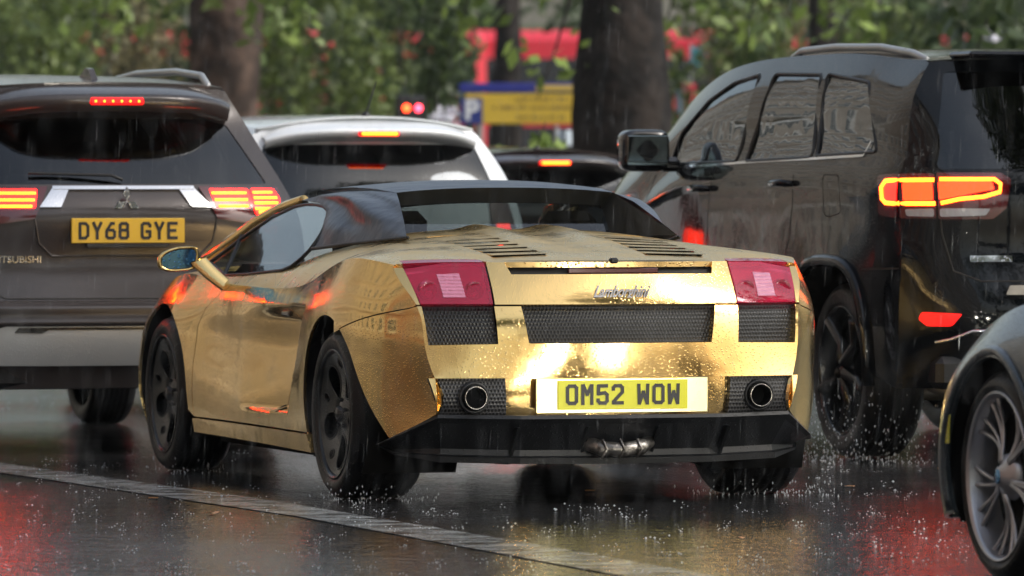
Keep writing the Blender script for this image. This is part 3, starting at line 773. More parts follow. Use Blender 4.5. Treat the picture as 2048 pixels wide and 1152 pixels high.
    a = Acc(); a.add([(-.43, .66, 1.005), (.43, .66, 1.005), (.425, .805, 1.145), (-.425, .805, 1.145)], [(0, 1, 2, 3)]); rw = a.build('rear_window', M['glass_rear'], root)
    a = Acc(); a.add([(.57, 1.74, 1.15), (-.57, 1.74, 1.15), (-.76, 2.50, .885), (.76, 2.50, .885)], [(0, 1, 2, 3)]); a.build('windscreen', M['glass_clear'], root)
    # cabin: two seats, dash, wheel
    for x in (-.36, .36):
        a = Acc(); a.box((x, 1.10, .78), (.46, .16, .50), (R(-18), 'X'), bev=.05); a.box((x, 1.02, 1.04), (.24, .09, .14), bev=.04); a.box((x, 1.45, .48), (.46, .5, .16), bev=.05); a.build('seat', M['seat'], root)
    a = Acc(); a.box((0, 2.15, .80), (1.45, .35, .16), bev=.05); a.box((0, 1.3, .42), (.25, 1.4, .25), bev=.04); a.box((-.70, 1.55, .62), (.06, 1.3, .40), bev=.02); a.box((.70, 1.55, .62), (.06, 1.3, .40), bev=.02)
    a.build('dashboard', M['interior'], root)
    # ---- mirrors
    for sg in (-1, 1):
        a = Acc(); c = np.array([sg * 1.01, 2.02, .905])
        mcos = lambda an: (1.18 * math.cos(an) if math.cos(an) > 0 else -1.0 * abs(math.cos(an)) ** .45)
        msin = lambda an: math.copysign(abs(math.sin(an)) ** .75, math.sin(an))
        def shell(u, v):
            an = 2 * math.pi * u; k_ = int(round(v * 6)); e = [.84, 1.0, 1.03, .95, .74, .42, .0][k_]; d = [.006, -.004, .014, .045, .08, .105, .115][k_]
            return (c[0] + sg * .080 * e * mcos(an), c[1] + d, c[2] + .050 * e * msin(an) + .012 * (-math.cos(an)) * e)
        a.grid(shell, 28, 6, flip=(sg > 0))
        a.grid(lambda u, v: tuple(np.array([sg * (.935 - .075 * v - .035 * v * v) + sg * .034 * math.cos(6.2832 * u), 2.02 - .10 * v + .022 * math.sin(6.2832 * u), .90 - .115 * v - .012 * math.cos(6.2832 * u)])), 16, 8, flip=(sg < 0))
        mo = a.build('wing_mirror', M['gold_flat'], root)
        b = Acc(); rim = [(mcos(2*math.pi*k/28), msin(2*math.pi*k/28), math.cos(2*math.pi*k/28)) for k in range(28)]
        b.add([(c[0] + sg * .067 * q, c[1] + .004, c[2] + .039 * p_ + .011 * -h_) for q, p_, h_ in rim], [tuple(range(28)) if sg < 0 else tuple(range(28))])
        b.build('mirror_glass', M['mirror_blue'], mo)
    # ---- wheels
    for sg in (-1, 1):
        wheel(root, 'wheel', (sg * .925, 0, .33), .33, .295, sg, 'five_hole', rim_r=.250)
        wheel(root, 'wheel', (sg * .935, 2.62, .326), .326, .24, sg, 'five_hole', rim_r=.250)
    return root
gold_root = build_gold()
# ================================================================== generic car shell (coordinates local to the car's root)
def shell(root, P):
    b = Body(P['Y'], P['zb'], P['zs'], P['T'], P['W'], P['zc'], p=P.get('p', 4)); paint = P['paint']
    rz, ryc, rye = P['rear']; re = Rear(b, rz, ryc, rye, P.get('rp', 3)); fz, fyc, fye = P['front']; fe = Rear(b, fz, fyc, fye, 2.5)
    body = Acc(); z0, zr, zf = P['z0'], P['zrt'], P['zft']
    y_r, y_f = float(re.ye(zr)[0]), float(fe.ye(zf)[0])
    def arch(c, a0, a1, n=22):
        e = c[3] if len(c) > 3 else 2.0   # superellipse exponent
        L = []
        for k in range(n + 1):
            a = R(a0 + (a1 - a0) * k / n); cx, sx = math.cos(a), math.sin(a)
            L.append((c[0] + c[2] * math.copysign(abs(cx) ** (2/e), cx), c[1] + c[2] * math.copysign(abs(sx) ** (2/e), sx)))
        return [p for p in L if p[1] >= z0 - 1e-6]
    te = [(y, float(b.zs(y)[0])) for y in np.linspace(y_f, y_r, 70)]
    ol = [(float(re.ye(z)[0]), z) for z in np.linspace(zr, z0, 24)][1:] if True else []
    ol += arch(P['arches'][0], 200, -20) + arch(P['arches'][1], 200, -20)
    ol += [(float(fe.ye(z)[0]), z) for z in np.linspace(z0, zf, 16)] + te[1:-1] + [(y_r, zr)]
    wins = P['windows']; st = P.get('step', .04)
    for sg in (-1, 1):
        body.panel(b.side(sg), [ol] + [rpoly(w_, P.get('wr', .04)) for w_ in wins], st, .012, (sg, 0, 0))
    # top sheet
    sh = [(float(b.w(y, b.zs(y))[0]), y) for y in np.linspace(y_r, y_f, 70)]
    rl = [(x, float(re.y(np.array([x]), np.array([zr]))[0])) for x in np.linspace(-sh[0][0], sh[0][0], 17)][1:-1]
    fl = [(x, float(fe.y(np.array([x]), np.array([zf]))[0])) for x in np.linspace(sh[-1][0], -sh[-1][0], 17)][1:-1]
    ws = P['screen']
    body.panel(b.top, [rl + sh + fl + [(-x, y) for x, y in sh[::-1]], ws], st, .01, (0, 0, 1))
    sc = Acc(); sc.panel(b.top, [ws], .08, 0, (0, 0, 1)); sc.build('windscreen', M['glass_tint'], root)
    # rear and front sheets
    def cap(r_, zt, glass_, out):
        X = lambda z: float(r_.xc(z)[0])
        o = [(X(z), z) for z in np.linspace(z0, zt, 20)]; xt = X(zt)
        yy = lambda x: float(r_.y(np.array([x]), np.array([zt]))[0])
        top_ = [(x, float(b.topz(np.array([x]), np.array([yy(x)]))[0])) for x in np.linspace(xt, -xt, 17)][1:-1]
        o = o + top_ + [(-x, z) for x, z in o[::-1]]
        body.panel(r_.surf, [o] + glass_, st, .012, out)
    cap(re, zr, [rpoly(P['rglass'], .02)] if P.get('rglass') else [], (0, -1, 0)); cap(fe, zf, [], (0, 1, 0))
    # bottom closure
    bo = body.build('body', paint, root)
    u = Acc(); yl, yh = P['arches'][0][0], P['arches'][1][0]; wd = float(np.max(b.W[0])) - .08
    u.box((0, (yl + yh) / 2, z0 + .06), (2 * wd, yh - yl - .8, .12)); u.box((0, (yl + yh) / 2, z0 + .25), (1.1, P['len'] - .5, .45)); u.box((0, (y_r + y_f) / 2, .62 * P.get('uh', 1)), (1.05, P['len'] - .6, .25))
    for (cy, cz, ra, *e) in P['arches']:
        for sg in (-1, 1):
            pts = [(y, z) for y, z in arch((cy, cz, ra - .004, *(e or [2.0])), 205, -25)]; V = []; F = []
            for k, (y, z) in enumerate(pts):
                V += [(sg * (float(b.w(y, z)[0]) - .012), y, z), (sg * .5, y, z)]
                if k: F.append((2*k-2, 2*k-1, 2*k+1, 2*k))
            u.add(V, F, True); u.add([(sg * .5, y, z) for y, z in pts], [tuple(range(len(pts)))])
    u.build('underbody', M['well'], root)
    for w_ in wins:
        for sg in (-1, 1):
            g1 = Acc(); g1.panel(b.side(sg), [rpoly(w_, P.get('wr', .04))], .08, 0, (sg, 0, 0), off=-.006); go = g1.build('side_window', P.get('sglass', M['glass_tint']), root)
            s_ = Acc(); L = rpoly(w_, P.get('wr', .04)); L = L + [L[0]]; s_.tube([(sg * (float(b.w(y, z)[0]) - .002), y, z) for y, z in L], .009, 6); s_.build('window_seal', M['plastic'], go)
    if P.get('rglass'):
        g1 = Acc(); g1.panel(re.surf, [rpoly(P['rglass'], .02)], .06, 0, (0, -1, 0), off=-.004); g1.build('rear_window', P.get('gglass', M['glass_dark']), root)
    for x in (-.38, .38):
        for y in P['seats']: i_ = Acc(); i_.box((x, y, .95 * P.get('ih', 1)), (.48, .14, .62), (R(-12), 'X'), bev=.05); i_.box((x, y - .06, 1.33 * P.get('ih', 1)), (.26, .09, .16), bev=.04); i_.build('seat', M['interior'], root)
    return b, re, fe, bo
def strip(b, sg, pts, wd, off, name, m, root, closed=False):
    """thin band following the side surface through (Y,Z) points"""
    a = Acc(); V = []; F = []
    P_ = [np.array(p) for p in pts]; n = len(P_)
    for i, p in enumerate(P_):
        t = (P_[(i+1) % n] if (closed or i < n-1) else p) - (P_[i-1] if (closed or i > 0) else p); t /= np.linalg.norm(t); q = np.array([-t[1], t[0]]) * wd / 2
        for r_ in (p + q, p - q): V.append((sg * (float(b.w(r_[0], r_[1])[0]) + off), r_[0], r_[1]))
    for i in range(n if closed else n - 1):
        j = (i + 1) % n; f = (2*i, 2*i+1, 2*j+1, 2*j); F.append(f if sg < 0 else f[::-1])
    a.add(V, F); return a.build(name, m, root)
def densify(pts, d=.05):
    o = []
    for (a, b_), (c, e) in zip(pts, pts[1:]):
        m = max(1, int(math.hypot(c-a, e-b_) / d)); o += [(a + (c-a)*k/m, b_ + (e-b_)*k/m) for k in range(m)]
    return o + [pts[-1]]
def rpanel(re, poly, name, m, root, off=.004, skirt=.02, step=.03, rnd_=.01):
    a = Acc(); a.panel(re.surf, [rpoly(poly, rnd_) if rnd_ else poly], step, skirt, (0, -1, 0), off=off); return a.build(name, m, root)
def rbar(re, pts, rad, name, m, root, off=.006, n=8):
    a = Acc(); a.tube([re.pt(x, z, off) for x, z in densify(pts, .04)], rad, n); return a.build(name, m, root)
mx = lambda L: [(-x, z) for x, z in L[::-1]]

# ================================================================== BRONZE-GREY SUV WITH PLATE DY68 GYE
def build_suv():
    root = empty('suv', (-.70, 4.15, 0), 'bronze grey family SUV braking at the left, yellow plate reading DY68 GYE', 'SUV')
    Y = [-.05, .15, .4, .7, 1.2, 2.0, 2.8, 3.3, 3.7, 4.2, 4.7]
    P = dict(Y=Y, zb=.25, zs=[1.60, 1.63, 1.645, 1.66, 1.68, 1.685, 1.64, 1.40, 1.14, 1.06, .85], T=[0, .3, .62, .8, 1],
        W=[[.80, .84, .87, .87, .86, .86, .86, .87, .87, .84, .62], [.77, .845, .885, .90, .90, .90, .90, .905, .905, .86, .64], [.73, .81, .86, .885, .895, .90, .895, .90, .90, .85, .64], [.59, .655, .72, .765, .80, .815, .81, .80, .84, .80, .60], [.52, .545, .56, .58, .60, .60, .58, .60, .70, .70, .54]],
        zc=[1.62, 1.655, 1.67, 1.69, 1.71, 1.72, 1.68, 1.45, 1.20, 1.10, .90], paint=M['outl'], p=2.5,
        rear=([.25, .45, .65, .9, 1.1, 1.2, 1.35, 1.5, 1.64], [.06, .0, .0, .05, .03, .10, .24, .38, .42], [.16, .12, .12, .16, .20, .26, .36, .46, .50]), rp=3,
        front=([.25, .5, .8, .9], [4.65, 4.7, 4.66, 4.62], [4.45, 4.5, 4.45, 4.4]), z0=.30, zrt=1.63, zft=.85, arches=[(.98, .35, .42), (3.65, .35, .42)],
        windows=[[(.75, 1.20), (.85, 1.52), (1.35, 1.56), (1.35, 1.19)], [(1.45, 1.19), (1.45, 1.57), (2.25, 1.57), (2.25, 1.15)], [(2.35, 1.15), (2.35, 1.57), (2.75, 1.53), (3.25, 1.18)]],
        screen=rpoly([(-.62, 3.42), (-.52, 2.78), (.52, 2.78), (.62, 3.42)], .05), len=4.7, rglass=[(-.70, 1.21), (-.56, 1.48), (-.25, 1.55), (.25, 1.55), (.56, 1.48), (.70, 1.21)], seats=[1.2, 2.3], step=.04, ih=1.0)
    b, re, fe, bo = shell(root, P)
    pt = lambda x, z, o=0: re.pt(x, z, o)
    # spoiler
    a = Acc()
    def sp(u, v):
        x = (2*u - 1) * (.585 - .03 * v); e = 1 - abs(2*u-1) ** 4; k = [(.52, 1.655), (.40, 1.658), (.22, 1.615), (.20, 1.59), (.22, 1.545), (.27, 1.53), (.42, 1.50)][int(round(v * 6))]
        return (x, k[0] + .16 * (1 - e) * (1 if k[0] < .45 else 0) + .02 * abs(2*u-1), k[1] - .045 * (1 - e))
    a.grid(sp, 40, 6, smooth=True, flip=True); a.build('spoiler', M['outl'], root)
    a = Acc(); a.box((0, .215, 1.583), (.25, .03, .034), bev=.008); h = a.build('high_brake_lamp', M['lit_red'], root)
    for k in range(6):
        a = Acc(); a.lathe([(0, -.024), (.008, -.021), (.013, -.012), (.014, .0)], (-.1 + .04 * k, .222, 1.583), 'Y', 12); a.build('led', M['lit_hot'], h)
    # chrome surround: thin top strip and slanted ends
    for poly in ([(-.325, 1.196), (.325, 1.196), (.325, 1.181), (-.325, 1.181)], [(-.395, 1.105), (-.318, 1.197), (-.245, 1.197), (-.30, 1.105)], [(.395, 1.105), (.30, 1.105), (.245, 1.197), (.318, 1.197)]):
        a = Acc(); a.panel(re.surf, [poly], .03, .012, (0, -1, 0), off=.012 if poly[0][0] > -.39 and poly[0][0] < 0 else .010); a.build('chrome_trim', M['chrome'], root)
    a = Acc()   # emblem of three diamonds
    for an in (90, 210, 330):
        u = np.array([math.cos(R(an)), math.sin(R(an))]); v = np.array([-u[1], u[0]])
        q = [np.array([0, 1.135]) + u * .004, np.array([0, 1.135]) + u * .034 + v * .0175, np.array([0, 1.135]) + u * .064, np.array([0, 1.135]) + u * .034 - v * .0175]
        a.prism([tuple(p) for p in q], lambda x, z, d: (x, float(re.y(np.array([0.]), np.array([1.135]))[0]) - .022 + d, z), .012)
    a.build('emblem', M['chrome'], root)
    # lamps
    for sg in (-1, 1):
        L = [(.345, 1.195), (.745, 1.19), (.765, 1.06), (.66, 1.02), (.42, 1.055)]; L = [(sg * x, z) for x, z in L]
        lo = rpanel(re, L, 'tail_lamp', M['red_deep'], root, off=.010)
        for gl in ([(.395, 1.182), (.585, 1.182), (.585, 1.100), (.415, 1.100)], [(.60, 1.184), (.72, 1.182), (.742, 1.14), (.73, 1.06), (.62, 1.05), (.60, 1.09)]): rpanel(re, [(sg * x, z) for x, z in gl], 'glow_housing', M['lit_glow'], lo, off=.0115, skirt=0)
        for k, (x0, x1, z) in enumerate([(.405, .575, 1.170), (.415, .575, 1.140), (.43, .575, 1.112), (.61, .71, 1.172), (.61, .73, 1.148), (.61, .73, 1.125), (.61, .72, 1.10)]):
            rbar(re, [(sg * x0, z), (sg * x1, z)], .0065, 'light_bar', M['lit_hot'], lo, off=.014)
        if sg > 0 or True: rpanel(re, [(sg * .62, 1.088), (sg * .715, 1.088), (sg * .70, 1.062), (sg * .63, 1.055)], 'turn_signal', M['lit_hot'], lo, off=.014)
    # number plate, dealer strip, lettering
    y0 = pt(0, 1.0)[1]
    a = Acc(); a.box((0, y0 - .018, 1.003), (.52, .014, .111), bev=.003); pl = a.build('number_plate', M['plate_y2'], root)
    a = Acc(); plate_text(a, 'DY68 GYE', 0, y0 - .0255, 1.003); a.build('plate_lettering', M['ink'], pl)
    a = Acc(); a.box((0, y0 - .016, .938), (.38, .012, .022), bev=.002); a.build('dealer_strip', M['plastic'], root)
    text_mesh('strip_lettering', 'www.The Motorhouse.co.uk', .018, (0, y0 - .0235, .938), REAR, M['silver'], root, extrude=.0005) if False else None
    text_mesh('maker_lettering', 'MITSUBISHI', .042, (-.50, pt(-.5, .874)[1] - .010, .874), REAR, M['chrome'], root, sx=1.1, extrude=.003, bold=.0008)
    # tailgate seams and bumper
    rbar(re, [(-.72, 1.02), (-.66, .92), (-.62, .74), (-.55, .70), (.55, .70), (.62, .74), (.66, .92), (.72, 1.02)], .0035, 'tailgate_seam', M['seam'], root, off=.0)
    a = Acc()     # recess around the plate
    a.tube([pt(x, z, .002) for x, z in densify([(-.42, 1.06), (-.40, .95), (-.34, .89), (.34, .89), (.40, .95), (.42, 1.06)], .05)], .005, 6); a.build('plate_recess_edge', M['outl'], root)
    a = Acc()
    def bumper(u, v):
        x = (2*u - 1); pr = [(.02, .70), (-.045, .672), (-.055, .655), (-.04, .64), (-.045, .60), (-.05, .585), (-.02, .57)][int(round(v*6))]
        X = x * .84; y = float(re.y(np.array([X]), np.array([pr[1]]))[0]); return (X, y + pr[0], pr[1])
    a.grid(bumper, 40, 6, flip=False)
    # make it face rearwards
    a.build('rear_bumper', M['outl'], root)
    rpanel(re, [(-.70, .45), (-.62, .56), (-.50, .59), (.50, .59), (.62, .56), (.70, .45), (.6, .41), (-.6, .41)], 'skid_plate', M['silver'], root, off=.035, skirt=.05, rnd_=.04)
    rpanel(re, [(-.50, .572), (-.52, .55), (-.40, .548), (-.37, .562), (.37, .562), (.40, .548), (.52, .55), (.50, .572)], 'bumper_slot', M['gloss_black'], root, off=.039, skirt=0, rnd_=0)
    a = Acc(); a.box((0, .10, .355), (1.55, .10, .12), bev=.03); a.build('lower_valance', M['plastic'], root)
    # shark fin, rails
    a = Acc(); a.prism([(.62, 1.68), (.70, 1.735), (.76, 1.74), (.92, 1.685)], lambda y, z, d: (-.014 + d, y, z), .028); a.build('aerial', M['outl'], root)
    for sg in (-1, 1):
        a = Acc(); a.tube([(sg * .53, .62, 1.655), (sg * .525, .72, 1.705), (sg * .53, 1.2, 1.73), (sg * .54, 2.0, 1.73), (sg * .53, 2.5, 1.70), (sg * .52, 2.6, 1.66)], .017, 8); a.build('roof_rail', M['silver'], root)
    # wiper
    a = Acc(); a.tube([pt(0.0, 1.23, .02), pt(-.05, 1.25, .03), pt(-.42, 1.26, .02)], .008, 6); a.build('rear_wiper', M['plastic'], root)
    for sg in (-1, 1):
        for y in (.98, 3.65): wheel(root, 'wheel', (sg * .885, y, .345), .345, .225, sg, 'plain', rimmat=M['rim_grey'])
    return root
build_suv()

# ================================================================== CHARCOAL OFF-ROADER AT THE RIGHT
def build_jeep():
    root = empty('off_roader', (3.16, 2.96, 0), 'glossy charcoal four-wheel-drive wagon with roof rails and lit tail lamps at the right', 'off-road car')
    Y = [-1.0, -.8, -.4, 0, .8, 1.6, 2.2, 2.6, 2.95, 3.4, 3.85]
    P = dict(Y=Y, zb=.30, zs=[1.735, 1.745, 1.76, 1.785, 1.795, 1.772, 1.69, 1.55, 1.375, 1.235, 1.08], T=[0, .3, .58, .65, .72, .86, 1],
        W=[[.86, .90, .94, .95, .935, .935, .94, .95, .95, .93, .80], [.87, .925, .965, .975, .955, .955, .96, .97, .975, .95, .84], [.86, .92, .955, .96, .95, .95, .955, .955, .96, .93, .82], [.855, .912, .947, .953, .944, .944, .948, .948, .955, .928, .815], [.83, .875, .905, .91, .905, .905, .905, .915, .94, .92, .80], [.79, .835, .86, .865, .865, .865, .86, .87, .90, .89, .78], [.72, .74, .755, .765, .77, .77, .76, .77, .80, .81, .72]],
        zc=[1.765, 1.775, 1.785, 1.81, 1.82, 1.80, 1.72, 1.58, 1.41, 1.27, 1.12], paint=M['jeep'], p=2.5,
        rear=([.30, .5, .7, .9, 1.1, 1.25, 1.4, 1.6, 1.75], [-.93, -1.02, -1.03, -.98, -.97, -.95, -.90, -.82, -.76], [-.70, -.76, -.78, -.80, -.78, -.76, -.74, -.70, -.68]), rp=4,
        front=([.3, .6, .9, 1.05], [3.83, 3.85, 3.82, 3.78], [3.6, 3.65, 3.62, 3.55]), z0=.33, zrt=1.74, zft=1.02, arches=[(.02, .40, .455, 2.9), (2.915, .40, .455, 2.9)],
        windows=[[(-.43, 1.352), (-.137, 1.66), (.42, 1.705), (.29, 1.335)], [(.34, 1.330), (.50, 1.703), (1.145, 1.714), (1.24, 1.312)], [(1.37, 1.312), (1.36, 1.715), (1.72, 1.68), (2.02, 1.602), (2.33, 1.45), (2.42, 1.300)]],
        screen=rpoly([(-.72, 2.75), (-.60, 1.85), (.60, 1.85), (.72, 2.75)], .05), len=4.8, rglass=[(-.79, 1.28), (-.70, 1.70), (.70, 1.70), (.79, 1.28)], seats=[.6, 1.7], step=.035, wr=.03, ih=1.12, sglass=M['glass_tint'])
    b, re, fe, bo = shell(root, P)
    for sg in (-1, 1):
        for line in ([(1.62, 1.31), (1.70, 1.10), (1.72, .80), (1.66, .42)], [(.50, 1.31), (.52, 1.12), (.56, .96), (.62, .86), (.68, .6), (.66, .42)], [(2.62, 1.25), (2.70, 1.0), (2.66, .6), (2.55, .42)], [(-.40, .84), (-.78, .85)]):
            strip(b, sg, densify(line), .007, .001, 'shut_line', M['seam'], root)
        strip(b, sg, densify([(2.6, 1.285), (1.9, 1.292), (1.0, 1.315), (.3, 1.325), (-.30, 1.338), (-.34, 1.40)]), .012, .004, 'waist_trim', M['chrome'], root)
        fl = circ((.012, 1.165), .105, 24); fl = [(y + (z - 1.165) * .35, 1.165 + (z - 1.165) * .88) for y, z in fl]; fl = [(y, z) for y, z in fl]
        strip(b, sg, [(.012 + (y - .012) * .95, z) for y, z in rpoly([(-.10, 1.25), (.11, 1.255), (.09, 1.08), (.03, 1.065), (-.14, 1.085)], .03)][::1], .006, .001, 'fuel_flap', M['seam'], root, closed=True)
        for y0, z0 in ((1.78, 1.185), (.64, 1.213)):
            a = Acc(); x = float(b.w(y0, z0)[0]); a.tube([(sg * (x - .01), y0 + .09, z0), (sg * (x + .035), y0 + .07, z0), (sg * (x + .040), y0 - .07, z0 + .003), (sg * (x - .005), y0 - .09, z0)], [.012, .017, .016, .012], 8); a.build('door_handle', M['jeep'], root)
        # arch flare (protruding bright lip) both axles
        for cy in (.02, 2.915):
            L = []
            for k in range(37):
                an = R(195 - 210 * k / 36); cx, sx = math.cos(an), math.sin(an); e = 2 / 2.9
                L.append((cy + .475 * math.copysign(abs(cx) ** e, cx), .40 + .475 * math.copysign(abs(sx) ** e, sx)))
            a = Acc(); a.tube([(sg * (float(b.w(y, max(z, .34))[0]) + .006), y, z) for y, z in L if z > .33], .028, 8); a.build('arch_flare', M['jeep'], root)
        a = Acc(); a.tube([(sg * .925, .55, .36), (sg * .925, 2.35, .36)], .05, 8); a.build('side_sill', M['plastic'], root)
        # mirror
        a = Acc(); c = (sg * 1.08, 2.27, 1.365)
        a.blob(c, (.24, .14, .20)); a.box((sg * .955, 2.27, 1.30), (.10, .09, .07), bev=.02); mo = a.build('door_mirror', M['gloss_black'], root)
        a = Acc(); a.box((c[0], c[1] - .066, c[2]), (.20, .006, .14), bev=.02); a.build('mirror_glass', M['mirror_grey'], mo)
        # rails
        a = Acc(); a.tube([(sg * .68, -.46, 1.755), (sg * .68, -.30, 1.785), (sg * .68, .1, 1.818), (sg * .68, .7, 1.828), (sg * .68, 1.15, 1.818), (sg * .68, 1.28, 1.79)], [.016, .019, .019, .019, .019, .015], 8)
        a.box((sg * .68, .45, 1.795), (.018, 1.35, .03)); a.build('roof_rail', M['silver'], root)
        # quarter bright pillar edge
    # lamps: outer unit on the corner, inner unit on the tailgate
    for sg in (-1, 1):
        XL = lambda L: [(sg * x, z) for x, z in L]
        cxx = float(re.xc(1.18)[0])
        lo = rpanel(re, XL([(.79, 1.258), (cxx - .004, 1.258), (cxx - .002, 1.065), (.79, 1.065)]), 'tail_lamp', M['red_deep'], root, off=.008)
        ya = float(re.ye(1.18)[0]); sp_ = lambda y, z, o: (sg * (float(b.w(y, z)[0]) + o), y, z)
        a = Acc(); a.panel(b.side(sg), [rpoly([(ya + .002, 1.258), (ya + .20, 1.250), (ya + .17, 1.08), (ya + .002, 1.066)], .02)], .03, .01, (sg, 0, 0), off=.008); a.build('lamp_return', M['red_deep'], lo)
        a = Acc(); a.panel(b.side(sg), [[(ya + .004, 1.224), (ya + .12, 1.222), (ya + .11, 1.140), (ya + .004, 1.140)]], .03, 0, (sg, 0, 0), off=.010); a.build('lit_return', M['lit_glow'], lo)
        a = Acc(); a.tube([re.pt(sg * .797, 1.232, .012), re.pt(sg * .86, 1.232, .012), re.pt(sg * .905, 1.231, .012), sp_(ya + .03, 1.230, .012), sp_(ya + .10, 1.228, .012), sp_(ya + .135, 1.20, .012), sp_(ya + .125, 1.15, .012), sp_(ya + .09, 1.132, .012), sp_(ya + .03, 1.130, .012), re.pt(sg * .905, 1.130, .012), re.pt(sg * .86, 1.130, .012), re.pt(sg * .797, 1.130, .012)], .009, 8); a.build('light_bar', M['lit_hot'], lo)
        rpanel(re, XL([(.80, 1.222), (.91, 1.22), (.91, 1.142), (.80, 1.142)]), 'lit_lens', M['lit'], lo, off=.010, skirt=0)
        rpanel(re, XL([(.798, 1.108), (.905, 1.105), (.90, 1.075), (.798, 1.072)]), 'clear_lens', M['grey_lens'], lo, off=.011, skirt=0)
        li = rpanel(re, XL([(.475, 1.235), (.52, 1.262), (.783, 1.262), (.783, 1.062), (.56, 1.062), (.50, 1.11)]), 'gate_lamp', M['red_deep'], root, off=.008)
        rbar(re, XL([(.776, 1.235), (.55, 1.235), (.525, 1.215), (.53, 1.180), (.60, 1.160), (.70, 1.150), (.776, 1.132)]), .0085, 'light_bar', M['lit_hot'], li, off=.012)
        rpanel(re, XL([(.778, 1.225), (.56, 1.225), (.55, 1.19), (.66, 1.17), (.778, 1.145)]), 'lit_lens', M['lit'], li, off=.010, skirt=0)
        rpanel(re, XL([(.776, 1.108), (.57, 1.108), (.59, 1.078), (.776, 1.072)]), 'clear_lens', M['grey_lens'], li, off=.011, skirt=0)
        rpanel(re, XL([(.70, .655), (.85, .662), (.86, .632), (.83, .602), (.74, .602)]), 'rear_reflector', M['lit_red'], root, off=.008)  # passive reflector, its red gleam put in as emission
        rpanel(re, XL([(.48, .905), (.66, .905), (.66, .878), (.48, .878)]), 'bumper_badge', M['chrome'], root, off=.008, rnd_=.004)
        a = Acc(); a.lathe([(.05, .02), (.055, -.02), (.048, -.025), (.045, .1)], (sg * .62, -.96, .42), 'Y', 24); a.build('exhaust_tip', M['steel'], root)
    rpanel(re, [(-.50, .775), (.50, .775), (.52, .735), (-.52, .735)], 'bumper_step', M['alu'], root, off=.012, rnd_=.005)
    rbar(re, [(-.80, .53), (-.74, .545), (-.66, .58), (.66, .58), (.74, .545), (.80, .53)], .008, 'bumper_line', M['chrome'], root, off=.004)
    rbar(re, [(-.785, 1.26), (-.77, 1.0), (-.73, .84), (-.62, .795), (.62, .795), (.73, .84), (.77, 1.0), (.785, 1.26)], .0035, 'tailgate_seam', M['seam'], root, off=.0)
    a = Acc(); a.box((0, -.86, .40), (1.62, .16, .14), bev=.03); a.build('lower_valance', M['plastic'], root)
    a = Acc(); a.box((0, -.80, 1.772), (1.32, .26, .030), bev=.012); a.build('spoiler', M['jeep'], root)
    a = Acc()
    a.tube([(-.70, -.55, .34), (-.50, -.70, .27), (-.1, -.72, .26), (.5, -.7, .27)], [.03, .035, .035, .03], 8); a.tube([(-.62, -.45, .40), (-.4, -.5, .36), (.4, -.5, .36)], .05, 10)
    a.tube([(-.64, -.2, .30), (.64, -.2, .30)], .045, 10); a.build('suspension_arm', M['alu'], root)
    for sg in (-1, 1):
        for y in (0, 2.915): wheel(root, 'wheel', (sg * .915, y, .387), .387, .265, sg, 'plain')
    return root
build_jeep()

